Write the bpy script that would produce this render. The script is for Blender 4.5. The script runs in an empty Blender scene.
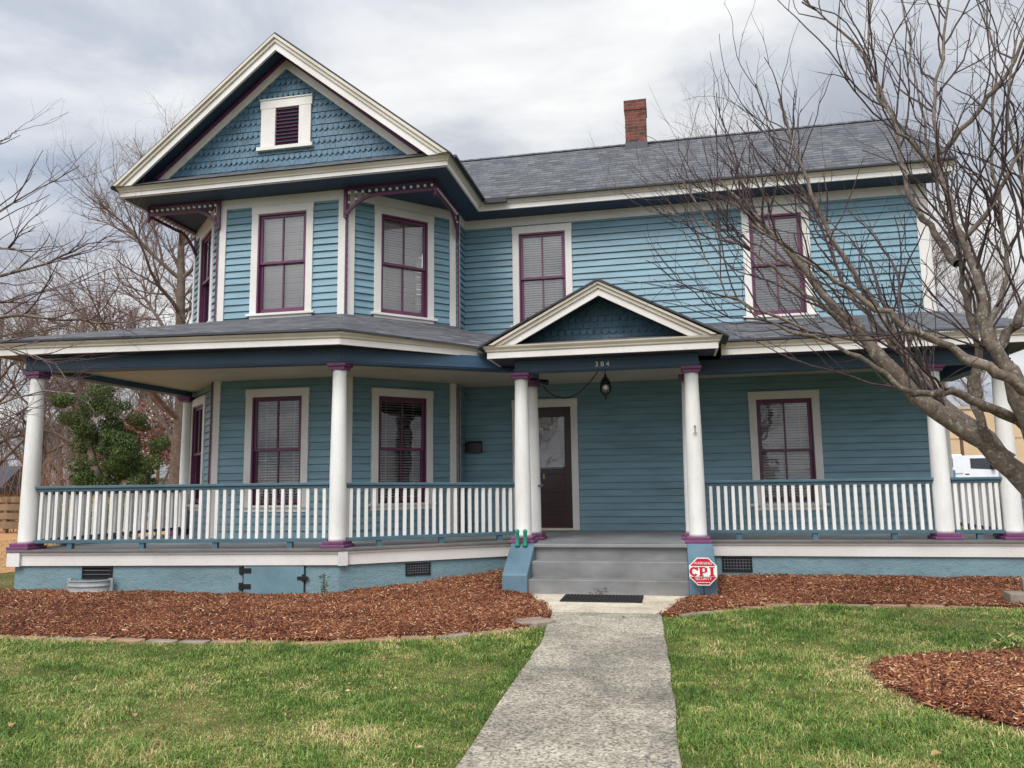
import bpy, math, random
import numpy as np
from mathutils import Vector, Matrix

random.seed(7)
rng = np.random.default_rng(11)
sc = bpy.context.scene
col = sc.collection
R = math.radians

# ------------------------------------------------------------------ camera constants
F = 769.0; ROLL = 0.0135; PITCH = math.atan(100 / 769.0); EYE = 1.55
GZ = 0.18                       # level of the lawn
cr, sr = math.cos(ROLL), math.sin(ROLL)
cp, sp = math.cos(PITCH), math.sin(PITCH)

def at(px, py, Y):
    """point of the picture at distance Y in front of the camera"""
    x = px - 512; y = 384 - py
    x, y = x * cr + y * sr, -x * sr + y * cr
    d = (x, F * cp - y * sp, F * sp + y * cp)
    t = Y / d[1]
    return Vector((d[0] * t, Y, EYE + d[2] * t))

# ------------------------------------------------------------------ house frame
PHI = R(11.5)
HO = Vector((0, 10.3, 0))
U3 = Vector((math.cos(PHI), -math.sin(PHI), 0)); V3 = Vector((math.sin(PHI), math.cos(PHI), 0))
def W(u, v, z=0.0):
    return HO + U3 * u + V3 * v + Vector((0, 0, z))

# ------------------------------------------------------------------ helpers
def tag(o, label=None, cat=None, group=None, kind=None):
    if label: o['label'] = label
    if cat: o['category'] = cat
    if group: o['group'] = group
    if kind: o['kind'] = kind
    return o

def empty(name, loc=(0, 0, 0), rz=0.0, parent=None):
    o = bpy.data.objects.new(name, None)
    o.empty_display_size = 0.3
    col.objects.link(o)
    o.location = loc; o.rotation_euler = (0, 0, rz)
    if parent: o.parent = parent
    return o

def link_mesh(name, me, parent=None):
    o = bpy.data.objects.new(name, me)
    col.objects.link(o)
    if parent: o.parent = parent
    return o

def copy_tree(o, parent=None):
    c = o.copy(); col.objects.link(c)
    if parent: c.parent = parent
    for ch in list(o.children):
        copy_tree(ch, c)
    return c

class Fr:
    """frame of a wall running p -> q; s along it, z up, o outwards"""
    def __init__(self, p, q):
        self.p = Vector((p[0], p[1], 0)); d = Vector((q[0] - p[0], q[1] - p[1], 0))
        self.L = d.length; self.d = d.normalized(); self.n = Vector((self.d.y, -self.d.x, 0))
    def __call__(self, s, z, o=0.0):
        v = self.p + self.d * s + self.n * o
        return Vector((v.x, v.y, z))

class MB:
    def __init__(self):
        self.v = []; self.f = []; self.uv = []
    def poly(self, pts, uv=None):
        b = len(self.v); self.v += [tuple(p) for p in pts]
        self.f.append(tuple(range(b, b + len(pts))))
        self.uv.append(uv)
    def hexa(self, c):
        # c: 8 corners, 0-3 bottom ring, 4-7 top ring (ccw from above)
        b = len(self.v); self.v += [tuple(p) for p in c]
        for q in ((3, 2, 1, 0), (4, 5, 6, 7), (0, 1, 5, 4), (1, 2, 6, 5), (2, 3, 7, 6), (3, 0, 4, 7)):
            self.f.append(tuple(b + i for i in q)); self.uv.append(None)
    def box(self, x0, x1, y0, y1, z0, z1):
        self.hexa([(x0, y0, z0), (x1, y0, z0), (x1, y1, z0), (x0, y1, z0),
                   (x0, y0, z1), (x1, y0, z1), (x1, y1, z1), (x0, y1, z1)])
    def fbox(self, fr, s0, s1, z0, z1, o0, o1):
        self.hexa([fr(s0, z0, o1), fr(s1, z0, o1), fr(s1, z0, o0), fr(s0, z0, o0),
                   fr(s0, z1, o1), fr(s1, z1, o1), fr(s1, z1, o0), fr(s0, z1, o0)])
    def prism(self, pts, off):
        """closed prism of a planar polygon pushed along off"""
        off = Vector(off); n = len(pts); b = len(self.v)
        self.v += [tuple(p) for p in pts] + [tuple(Vector(p) + off) for p in pts]
        self.f.append(tuple(range(b + n - 1, b - 1, -1))); self.uv.append(None)
        self.f.append(tuple(range(b + n, b + 2 * n))); self.uv.append(None)
        for i in range(n):
            j = (i + 1) % n
            self.f.append((b + i, b + j, b + n + j, b + n + i)); self.uv.append(None)
    def bar(self, p, q, w, h=None, up=(0, 0, 1)):
        p = Vector(p); q = Vector(q); h = h or w
        d = (q - p).normalized(); s = d.cross(Vector(up))
        if s.length < 1e-4: s = d.cross(Vector((1, 0, 0)))
        s.normalize(); t = s.cross(d)
        c = []
        for e in (p, q):
            c += [e - s * w / 2 - t * h / 2, e + s * w / 2 - t * h / 2, e + s * w / 2 + t * h / 2, e - s * w / 2 + t * h / 2]
        self.hexa(c)
    def tube(self, path, rad, n=8, caps=True):
        path = [Vector(p) for p in path]
        if not hasattr(rad, '__len__'): rad = [rad] * len(path)
        b = len(self.v); ref = None
        for i, p in enumerate(path):
            d = (path[min(i + 1, len(path) - 1)] - path[max(i - 1, 0)]).normalized()
            if ref is None:
                ref = d.cross(Vector((0, 0, 1)))
                if ref.length < .1: ref = d.cross(Vector((1, 0, 0)))
            ref = (ref - d * ref.dot(d)).normalized(); w = d.cross(ref)
            for k in range(n):
                a = 2 * math.pi * k / n
                self.v.append(tuple(p + (ref * math.cos(a) + w * math.sin(a)) * rad[i]))
        for i in range(len(path) - 1):
            for k in range(n):
                k2 = (k + 1) % n
                self.f.append((b + i * n + k, b + i * n + k2, b + (i + 1) * n + k2, b + (i + 1) * n + k)); self.uv.append(None)
        if caps:
            self.f.append(tuple(b + k for k in reversed(range(n)))); self.uv.append(None)
            e = b + (len(path) - 1) * n
            self.f.append(tuple(e + k for k in range(n))); self.uv.append(None)
    def lathe(self, prof, c, n=20):
        self.tube([(c[0], c[1], c[2] + z) for r, z in prof], [r for r, z in prof], n)
    def sphere(self, c, r, n=8, m=5, sz=1.0):
        self.lathe([(max(1e-3, r * math.sin(math.pi * i / m)), -r * sz * math.cos(math.pi * i / m)) for i in range(m + 1)], c, n)
    def sweep(self, path, prof, caps=True):
        """closed profile [(o, z)] along a 2-D polyline with mitres; o to the right of travel"""
        P = [Vector((p[0], p[1])) for p in path]; n = len(prof); b = len(self.v)
        for i, p in enumerate(P):
            ns = []
            if i > 0: d = (P[i] - P[i - 1]).normalized(); ns.append(Vector((d.y, -d.x)))
            if i < len(P) - 1: d = (P[i + 1] - P[i]).normalized(); ns.append(Vector((d.y, -d.x)))
            m = ns[0] if len(ns) == 1 else (ns[0] + ns[1]) / (1 + ns[0].dot(ns[1]))
            zoff = path[i][2] if len(path[i]) > 2 else 0
            for o, z in prof:
                self.v.append((p.x + m.x * o, p.y + m.y * o, z + zoff))
        for i in range(len(P) - 1):
            for k in range(n):
                k2 = (k + 1) % n
                self.f.append((b + i * n + k, b + i * n + k2, b + (i + 1) * n + k2, b + (i + 1) * n + k)); self.uv.append(None)
        if caps:
            self.f.append(tuple(b + k for k in reversed(range(n)))); self.uv.append(None)
            e = b + (len(P) - 1) * n
            self.f.append(tuple(e + k for k in range(n))); self.uv.append(None)
    def build(self, name, mat, parent=None, bevel=0, smooth=False, planar_uv=False):
        me = bpy.data.meshes.new(name)
        me.from_pydata(self.v, [], self.f); me.materials.append(mat)
        if any(self.uv):
            lay = me.uv_layers.new(name='UVMap'); k = 0
            for f, uv in zip(self.f, self.uv):
                for i in range(len(f)):
                    lay.data[k].uv = uv[i] if uv else (0, 0); k += 1
        me.validate(); me.update()
        if smooth:
            for p in me.polygons: p.use_smooth = True
        o = link_mesh(name, me, parent)
        if bevel:
            m = o.modifiers.new('bevel', 'BEVEL'); m.width = bevel; m.segments = 2; m.limit_method = 'ANGLE'; m.angle_limit = R(50)
        return o

# ------------------------------------------------------------------ materials
def lin(c): return tuple((x / 255 / 12.92) if x / 255 <= .04045 else ((x / 255 + .055) / 1.055) ** 2.4 for x in c)
MATS = {}
def nodes(name):
    m = bpy.data.materials.new(name); m.use_nodes = True
    nt = m.node_tree; b = nt.nodes['Principled BSDF']
    return m, nt, b
def N(nt, t, **kw):
    n = nt.nodes.new(t)
    for k, v in kw.items():
        if hasattr(n, k): setattr(n, k, v)
        else: n.inputs[k].default_value = v
    return n
def ramp(nt, fac, stops):
    r = nt.nodes.new('ShaderNodeValToRGB'); e = r.color_ramp.elements
    while len(e) < len(stops): e.new(.5)
    for i, (p, c) in enumerate(stops):
        e[i].position = p; e[i].color = (*c, 1) if len(c) == 3 else c
    nt.links.new(fac, r.inputs[0]); return r
def mix(nt, fac, a, b, mode='MIX'):
    m = nt.nodes.new('ShaderNodeMix'); m.data_type = 'RGBA'; m.blend_type = mode
    for s, x in ((0, fac), (6, a), (7, b)):
        if hasattr(x, 'type') and hasattr(x, 'links'): nt.links.new(x, m.inputs[s])
        else: m.inputs[s].default_value = x if s == 0 else (*x, 1)
    return m.outputs[2]
def objco(nt): return nt.nodes.new('ShaderNodeTexCoord').outputs['Object']
def noise(nt, co, scale, detail=4, rough=.55, vec_scale=None):
    n = nt.nodes.new('ShaderNodeTexNoise'); n.inputs['Scale'].default_value = scale
    n.inputs['Detail'].default_value = detail; n.inputs['Roughness'].default_value = rough
    if vec_scale:
        mp = nt.nodes.new('ShaderNodeMapping'); mp.inputs['Scale'].default_value = vec_scale
        nt.links.new(co, mp.inputs[0]); co = mp.outputs[0]
    nt.links.new(co, n.inputs['Vector']); return n.outputs['Fac']
def bump(nt, b, h, strength=.3, dist=.01):
    n = nt.nodes.new('ShaderNodeBump'); n.inputs['Strength'].default_value = strength; n.inputs['Distance'].default_value = dist
    nt.links.new(h, n.inputs['Height']); nt.links.new(n.outputs[0], b.inputs['Normal'])

def paint(name, rgb, rough=.55, dirt=.18, dscale=1.6, stretch=(1, 1, 1), fine=True):
    """weathered paint: colour wandering by a few per cent, grime patches with a shape of their own"""
    if name in MATS: return MATS[name]
    m, nt, b = nodes(name); c = lin(rgb); co = objco(nt)
    n1 = noise(nt, co, dscale, 5, .6, stretch)
    dk = tuple(x * (1 - dirt) * k for x, k in zip(c, (1, .985, .95))); lt = tuple(min(1, x * (1 + dirt * .35)) for x in c)
    r = ramp(nt, n1, [(.3, dk), (.62, lt)])
    out = r.outputs[0]
    if fine:
        n2 = noise(nt, co, 38, 3, .7, stretch)
        r2 = ramp(nt, n2, [(.3, (.9, .9, .89)), (.6, (1, 1, 1))])
        out = mix(nt, .7, out, r2.outputs[0], 'MULTIPLY')
        bump(nt, b, n2, .12, .004)
    nt.links.new(out, b.inputs['Base Color'])
    b.inputs['Roughness'].default_value = rough
    MATS[name] = m; return m

SIDING = paint('siding_paint', (116, 150, 165), .5, .22, 1.2, (1, 1, 6))
SHINGLE_BLUE = paint('gable_shingle_paint', (72, 106, 127), .55, .32, 6)
CREAM = paint('cream_trim_paint', (221, 217, 213), .5, .12, 1.3)
CREAM2 = paint('cream_crown_paint', (204, 196, 182), .5, .16, 1.3)
WHITE = paint('white_column_paint', (230, 229, 226), .45, .15, 1.8, (2, 2, .5))
PURPLE = paint('plum_paint', (116, 62, 104), .45, .25, 5)
PURPLE_SASH = paint('plum_sash_paint', (98, 46, 80), .4, .2, 5)
NAVY = paint('navy_beam_paint', (56, 82, 108), .5, .22, 1.1, (1, 1, 3))
SOFFIT = paint('navy_soffit_paint', (44, 66, 92), .6, .2, 1.2)
CEIL = paint('porch_ceiling_paint', (196, 188, 172), .6, .15, 1.0)
RAILBLUE = paint('rail_blue_paint', (74, 104, 118), .45, .2, 3)
GREYDECK = paint('grey_deck_paint', (138, 140, 142), .5, .3, 1.5)
GREYSTEP = paint('grey_step_paint', (126, 126, 126), .5, .32, 1.8, (1, 1, 2))
CHEEK = paint('blue_cheek_paint', (92, 120, 135), .5, .25, 2.0)
BLACKMETAL = paint('black_metal', (24, 24, 26), .4, .2, 8)
DARKWOOD = paint('dark_door_paint', (48, 13, 18), .35, .3, 3, (3, 3, .6))
BEIGE_BLD = paint('beige_masonry', (206, 178, 140), .8, .15, .5)
WHITE_BLD = paint('white_boards', (214, 214, 210), .6, .15, .7)
ROOFDARK = paint('dark_far_roof', (70, 72, 80), .8, .2, .8)
FENCEWOOD = paint('weathered_fence_wood', (126, 104, 78), .8, .35, 1.5, (1, 1, .3))
GREEN_PLASTIC = paint('green_plastic', (20, 130, 98), .35, .15, 8)
SIGNRED = paint('sign_red', (196, 22, 44), .35, .06, 8)
SIGNWHITE = paint('sign_white', (236, 236, 236), .35, .05, 8)
STONE_TAN = paint('tan_edging_stone', (156, 126, 100), .85, .4, 7)
STONE_GREY = paint('grey_edging_stone', (144, 132, 118), .85, .35, 6)
GALV = paint('grey_plastic_well', (152, 156, 156), .45, .2, 4)
LEAFTAN = paint('dry_leaf', (178, 140, 98), .8, .3, 30)
TRUCKWHITE = paint('truck_white', (232, 234, 238), .25, .05, 2)
TRUCKBLUE = paint('truck_blue', (70, 122, 152), .3, .1, 3)
RUBBER = paint('black_rubber', (26, 26, 28), .8, .3, 10)
CONDUIT = paint('lead_flashing', (62, 68, 76), .5, .2, 4)

def foundation_mat():
    m, nt, b = nodes('blue_foundation_paint'); co = objco(nt); c = lin((119, 147, 155))
    n1 = noise(nt, co, 1.3, 6, .65, (1, 1, 2.2)); n2 = noise(nt, co, 9, 6, .7, (1, 1, 2)); n3 = noise(nt, co, 60, 3, .6)
    r = ramp(nt, n1, [(.3, tuple(x * .78 for x in c)), (.65, tuple(x * 1.05 for x in c))])
    r2 = ramp(nt, n2, [(.33, (.72, .76, .76)), (.5, (1, 1, 1)), (.72, (1.06, 1.04, 1.02))])
    nt.links.new(mix(nt, .75, r.outputs[0], r2.outputs[0], 'MULTIPLY'), b.inputs['Base Color'])
    a = nt.nodes.new('ShaderNodeMath'); a.operation = 'ADD'; nt.links.new(n2, a.inputs[0]); nt.links.new(n3, a.inputs[1])
    bump(nt, b, a.outputs[0], .6, .02); b.inputs['Roughness'].default_value = .6
    return m
FOUND = foundation_mat()

def roof_mat():
    m, nt, b = nodes('asphalt_shingles')
    uv = nt.nodes.new('ShaderNodeTexCoord').outputs['UV']
    br = nt.nodes.new('ShaderNodeTexBrick'); nt.links.new(uv, br.inputs['Vector'])
    br.offset = .5; br.offset_frequency = 2; br.squash = .7; br.squash_frequency = 3
    br.inputs['Scale'].default_value = 1; br.inputs['Brick Width'].default_value = .24; br.inputs['Row Height'].default_value = .19
    br.inputs['Mortar Size'].default_value = .004; br.inputs['Mortar Smooth'].default_value = .6; br.inputs['Bias'].default_value = 0
    br.inputs['Color1'].default_value = (*lin((106, 107, 111)), 1); br.inputs['Color2'].default_value = (*lin((78, 80, 85)), 1)
    br.inputs['Mortar'].default_value = (*lin((62, 63, 68)), 1)
    n1 = noise(nt, uv, .9, 4, .6); n2 = noise(nt, uv, 60, 3, .8); n3 = noise(nt, uv, 5.5, 2, .6, (1, 3.2, 1))
    r1 = ramp(nt, n1, [(.3, (.84, .84, .86)), (.7, (1.1, 1.1, 1.08))])
    r3 = ramp(nt, n3, [(.35, (.86, .86, .88)), (.62, (1.08, 1.08, 1.07))])
    r2 = ramp(nt, n2, [(.3, (.7, .7, .7)), (.7, (1.22, 1.22, 1.22))])
    sxy = nt.nodes.new('ShaderNodeSeparateXYZ'); nt.links.new(uv, sxy.inputs[0])
    def mm(op, a_, b_=None):
        q = nt.nodes.new('ShaderNodeMath'); q.operation = op; nt.links.new(a_, q.inputs[0])
        if b_ is not None: q.inputs[1].default_value = b_
        return q.outputs[0]
    row = ramp(nt, mm('FRACT', mm('DIVIDE', sxy.outputs[1], .19)), [(0, (.40, .40, .42)), (.24, (.52, .52, .54)), (.38, (1, 1, 1)), (1, (1.08, 1.08, 1.06))])  # shadow line of each shingle course, painted into the colour
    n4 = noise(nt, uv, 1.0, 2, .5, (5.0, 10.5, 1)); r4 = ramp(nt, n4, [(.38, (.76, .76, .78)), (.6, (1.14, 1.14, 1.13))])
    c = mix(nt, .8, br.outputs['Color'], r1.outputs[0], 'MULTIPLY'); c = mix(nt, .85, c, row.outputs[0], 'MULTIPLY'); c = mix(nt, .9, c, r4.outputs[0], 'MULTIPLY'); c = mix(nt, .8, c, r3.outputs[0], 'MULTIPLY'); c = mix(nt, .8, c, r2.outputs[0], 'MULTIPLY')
    nt.links.new(c, b.inputs['Base Color']); b.inputs['Roughness'].default_value = .85
    a = nt.nodes.new('ShaderNodeMath'); a.operation = 'MULTIPLY_ADD'; nt.links.new(br.outputs['Fac'], a.inputs[0]); a.inputs[1].default_value = -1; nt.links.new(n3, a.inputs[2])
    bump(nt, b, a.outputs[0], .7, .012)
    return m
ROOF = roof_mat()

def brick_mat():
    m, nt, b = nodes('old_red_brick')
    uv = nt.nodes.new('ShaderNodeTexCoord').outputs['UV']
    br = nt.nodes.new('ShaderNodeTexBrick'); nt.links.new(uv, br.inputs['Vector'])
    for k, v in (('Scale', 1), ('Brick Width', .21), ('Row Height', .07), ('Mortar Size', .008), ('Mortar Smooth', .3)): br.inputs[k].default_value = v
    br.inputs['Color1'].default_value = (*lin((132, 66, 54)), 1); br.inputs['Color2'].default_value = (*lin((88, 56, 48)), 1); br.inputs['Mortar'].default_value = (*lin((116, 104, 94)), 1)
    n = noise(nt, uv, 5, 5, .75)
    r = ramp(nt, n, [(.36, (.30, .32, .30)), (.47, (.85, .85, .8)), (.56, (1, 1, 1)), (.68, (1.5, 1.3, 1.05))])
    nt.links.new(mix(nt, .8, br.outputs['Color'], r.outputs[0], 'MULTIPLY'), b.inputs['Base Color']); b.inputs['Roughness'].default_value = .9
    inv = nt.nodes.new('ShaderNodeMath'); inv.operation = 'SUBTRACT'; inv.inputs[0].default_value = 1; nt.links.new(br.outputs['Fac'], inv.inputs[1])
    bump(nt, b, inv.outputs[0], .8, .01)
    return m
BRICK = brick_mat()

def glass_mat(name, ior, wav=.02, dark=.9):
    m = bpy.data.materials.new(name); m.use_nodes = True; nt = m.node_tree; nt.nodes.clear()
    o = nt.nodes.new('ShaderNodeOutputMaterial'); t = N(nt, 'ShaderNodeBsdfTransparent'); g = N(nt, 'ShaderNodeBsdfGlossy'); g.inputs['Roughness'].default_value = .01
    t.inputs[0].default_value = (dark, dark, dark, 1)
    co = objco(nt); n = noise(nt, co, 3.2, 2, .5)
    bp = nt.nodes.new('ShaderNodeBump'); bp.inputs['Strength'].default_value = wav * 10; bp.inputs['Distance'].default_value = .01
    nt.links.new(n, bp.inputs['Height']); nt.links.new(bp.outputs[0], g.inputs['Normal'])
    f = N(nt, 'ShaderNodeFresnel'); f.inputs[0].default_value = ior
    mx = nt.nodes.new('ShaderNodeMixShader'); nt.links.new(f.outputs[0], mx.inputs[0]); nt.links.new(t.outputs[0], mx.inputs[1]); nt.links.new(g.outputs[0], mx.inputs[2])
    nt.links.new(mx.outputs[0], o.inputs[0]); return m
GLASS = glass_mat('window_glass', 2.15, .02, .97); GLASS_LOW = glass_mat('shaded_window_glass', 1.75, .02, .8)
LAMPGLASS = glass_mat('lantern_glass', 1.6)
BLIND = paint('white_blind', (242, 238, 240), .5, .05, 2, fine=False)
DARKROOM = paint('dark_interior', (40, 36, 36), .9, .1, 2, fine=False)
TRUCKGLASS = paint('dark_vehicle_glass', (40, 46, 54), .08, .1, 2, fine=False)
BULB = paint('frosted_bulb', (225, 222, 210), .4, .02, 2, fine=False)

def attr_mat(name, stops, attr='rnd', rough=.7, trans=0.0, patch=None):
    m, nt, b = nodes(name)
    a = nt.nodes.new('ShaderNodeAttribute'); a.attribute_name = attr
    r = ramp(nt, a.outputs['Fac'], [(p, lin(c)) for p, c in stops])
    nt.links.new(r.outputs[0], b.inputs['Base Color']); b.inputs['Roughness'].default_value = rough
    b.inputs['Specular IOR Level'].default_value = .25
    return m
MULCHCHIP = attr_mat('mulch_chip', [(0, (42, 25, 20)), (.28, (100, 56, 40)), (.52, (142, 86, 58)), (.78, (176, 124, 86)), (1, (226, 194, 156))])
GRASSBLADE = attr_mat('grass_blade', [(0, (70, 100, 40)), (.28, (102, 134, 57)), (.52, (136, 154, 80)), (.68, (166, 162, 96)), (.85, (196, 176, 124)), (1, (216, 198, 154))], rough=.6)
LEAFGREEN = attr_mat('ivy_leaf', [(0, (32, 48, 28)), (.45, (66, 84, 44)), (.8, (106, 118, 62)), (1, (152, 152, 92))], rough=.85)
LEAFBROWN = attr_mat('brown_leaf', [(0, (92, 58, 48)), (.5, (134, 90, 74)), (1, (166, 122, 100))], rough=.8)
LEAFYELLOW = attr_mat('yellow_leaf', [(0, (120, 122, 50)), (.5, (184, 164, 60)), (1, (214, 190, 84))], rough=.7)

def bark_mat(name, c0, c1, lichen=None, scale=9):
    m, nt, b = nodes(name); co = objco(nt)
    n1 = noise(nt, co, scale, 6, .65); n2 = noise(nt, co, scale * 4, 5, .7)
    r = ramp(nt, n1, [(.33, lin(c0)), (.66, lin(c1))]); out = r.outputs[0]
    if lichen:
        n3 = noise(nt, co, scale * 2.4, 5, .75)
        rl = ramp(nt, n3, [(.55, (0, 0, 0)), (.63, (1, 1, 1))])
        out = mix(nt, rl.outputs[0], out, lin(lichen))
    r2 = ramp(nt, n2, [(.3, (.66, .66, .66)), (.65, (1.08, 1.08, 1.08))])
    nt.links.new(mix(nt, .9, out, r2.outputs[0], 'MULTIPLY'), b.inputs['Base Color']); b.inputs['Roughness'].default_value = .85
    bump(nt, b, n2, .7, .01); return m
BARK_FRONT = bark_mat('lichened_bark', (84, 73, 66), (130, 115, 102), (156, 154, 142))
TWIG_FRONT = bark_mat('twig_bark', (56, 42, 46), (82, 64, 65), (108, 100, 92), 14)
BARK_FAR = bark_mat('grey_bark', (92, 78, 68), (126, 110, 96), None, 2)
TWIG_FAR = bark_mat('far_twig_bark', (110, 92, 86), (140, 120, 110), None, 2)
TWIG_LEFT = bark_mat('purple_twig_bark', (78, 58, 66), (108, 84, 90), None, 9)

def ground_mat():
    m, nt, b = nodes('lawn_soil'); co = objco(nt)
    n1 = noise(nt, co, .8, 6, .6); n2 = noise(nt, co, 14, 5, .75); n3 = noise(nt, co, 90, 2, .7)
    r = ramp(nt, n1, [(.36, lin((78, 86, 46))), (.52, lin((102, 100, 62))), (.68, lin((132, 114, 80)))])
    r2 = ramp(nt, n2, [(.3, (.55, .56, .5)), (.6, (1.1, 1.08, 1))])
    nt.links.new(mix(nt, .8, r.outputs[0], r2.outputs[0], 'MULTIPLY'), b.inputs['Base Color']); b.inputs['Roughness'].default_value = .95
    b.inputs['Specular IOR Level'].default_value = .1
    bump(nt, b, n3, .5, .02); return m
GROUND = ground_mat()
def soil_mat(name, c0, c1, s):
    m, nt, b = nodes(name); co = objco(nt)
    n2 = noise(nt, co, s, 6, .75); r = ramp(nt, n2, [(.3, lin(c0)), (.68, lin(c1))])
    nt.links.new(r.outputs[0], b.inputs['Base Color']); b.inputs['Roughness'].default_value = .95; b.inputs['Specular IOR Level'].default_value = .1
    bump(nt, b, n2, .8, .03); return m
MULCHBASE = soil_mat('mulch_base', (58, 32, 26), (128, 76, 56), 26)
STRAW = soil_mat('pine_straw', (150, 104, 70), (206, 160, 116), 7)
DIRT = soil_mat('pale_dirt', (120, 98, 76), (176, 150, 116), 9)
ASPHALT = soil_mat('asphalt', (84, 84, 86), (112, 112, 114), 20)

def concrete(name, base, dark, speck=True):
    m, nt, b = nodes(name); co = objco(nt)
    n1 = noise(nt, co, .75, 7, .62); n2 = noise(nt, co, 22, 4, .75); n3 = noise(nt, co, 52, 3, .75)
    c = lin(base); d = lin(dark)
    r = ramp(nt, n1, [(.36, d), (.6, c)])
    r2 = ramp(nt, n2, [(.36, (.62, .62, .62)), (.56, (1.08, 1.07, 1.04))]); r3 = ramp(nt, n3, [(.38, (.22, .21, .20)), (.5, (.95, .95, .95)), (.64, (1.5, 1.48, 1.42))])
    n5 = noise(nt, co, 3.4, 6, .7); r5 = ramp(nt, n5, [(.34, (.72, .71, .69)), (.5, (1, 1, 1)), (.7, (1.1, 1.09, 1.06))])
    o = mix(nt, .75 if speck else .3, r.outputs[0], r2.outputs[0], 'MULTIPLY'); o = mix(nt, .85, o, r5.outputs[0], 'MULTIPLY'); o = mix(nt, .85 if speck else .35, o, r3.outputs[0], 'MULTIPLY')
    nt.links.new(o, b.inputs['Base Color']); b.inputs['Roughness'].default_value = .9
    bump(nt, b, n3, .5, .008); return m
WALKMAT = concrete('exposed_aggregate', (182, 174, 158), (118, 113, 105))
PADMAT = concrete('pale_concrete', (216, 206, 186), (184, 174, 154), False)

# ------------------------------------------------------------------ HOUSE
house = empty('house', HO, -PHI)
tag(house, 'blue two storey clapboard house with wraparound porch, gabled bay and plum trim', 'house')
A = (-5.15, 1.10); B = (-2.91, 1.10); CC = (-1.48, 2.53); DD = (-6.58, 2.53)
M0 = (-1.48, 3.05); M1 = (6.28, 3.05)
SOF = 6.32
fBay = Fr(A, B); fBR = Fr(B, CC); fBL = Fr(DD, A); fRet = Fr(CC, M0); fMain = Fr(M0, M1)
fRight = Fr(M1, (6.28, 8.05)); fLeft = Fr((-6.58, 10.0), DD); fBack = Fr((6.28, 8.05), (-1.48, 8.05)); fBack2 = Fr((-1.48, 10.0), (-6.58, 10.0)); fBackSide = Fr((-1.48, 8.05), (-1.48, 10.0))

def siding(fr, z0, z1, holes=(), expo=.114, mat=SIDING, parent=house, name='wall', gable=None):
    mb = MB(); k = 0; z = z0; rr = random.Random(int(fr.L * 1000 + z0 * 10))
    while z < z1 - .01:
        zt = min(z + expo, z1); mid = (z + zt) / 2
        iv = [(0, fr.L)]
        if gable: iv = [gable(mid)]
        for (a, b, c, d) in holes:
            if c - .02 < mid < d + .02:
                nv = []
                for (s, e) in iv:
                    if b <= s or a >= e: nv.append((s, e)); continue
                    if a > s: nv.append((s, a))
                    if b < e: nv.append((b, e))
                iv = nv
        for (s, e) in iv:
            if e - s < .01: continue
            # butt joints: split long boards
            cuts = [s]; x = s + rr.uniform(1.2, 3.6)
            while x < e - .5: cuts.append(x); x += rr.uniform(2.4, 4.2)
            cuts.append(e)
            for a, b in zip(cuts[:-1], cuts[1:]):
                n = max(1, int((b - a) / .9)); base = .028 + rr.uniform(-.003, .003)
                lo = [base + rr.uniform(-.0015, .0015) for _ in range(n + 1)]
                dz = [rr.uniform(-.0025, .0025) for _ in range(n + 1)]
                g = .004 if b < e else 0
                for i in range(n):
                    sa = a + (b - a) * i / n; sb = a + (b - a) * (i + 1) / n - (g if i == n - 1 else 0)
                    mb.poly([fr(sa, z + dz[i], lo[i]), fr(sb, z + dz[i + 1], lo[i + 1]), fr(sb, zt - .010, .003), fr(sa, zt - .010, .003)])
                    mb.poly([fr(sa, z + dz[i], 0), fr(sb, z + dz[i + 1], 0), fr(sb, z + dz[i + 1], lo[i + 1]), fr(sa, z + dz[i], lo[i])])
        z = zt
    # sheathing behind the boards with the openings left out
    zs = sorted({z0, z1} | {h[2] for h in holes} | {h[3] for h in holes})
    if not gable:
        for za, zb in zip(zs[:-1], zs[1:]):
            mid = (za + zb) / 2; iv = [(0, fr.L)]
            for (a, b, c, d) in holes:
                if c < mid < d:
                    nv = []
                    for (s, e) in iv:
                        if b <= s or a >= e: nv.append((s, e)); continue
                        if a > s: nv.append((s, a))
                        if b < e: nv.append((b, e))
                    iv = nv
            for (s, e) in iv: mb.poly([fr(s, za, -.004), fr(e, za, -.004), fr(e, zb, -.004), fr(s, zb, -.004)])
    return mb.build(name, mat, parent)

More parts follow.
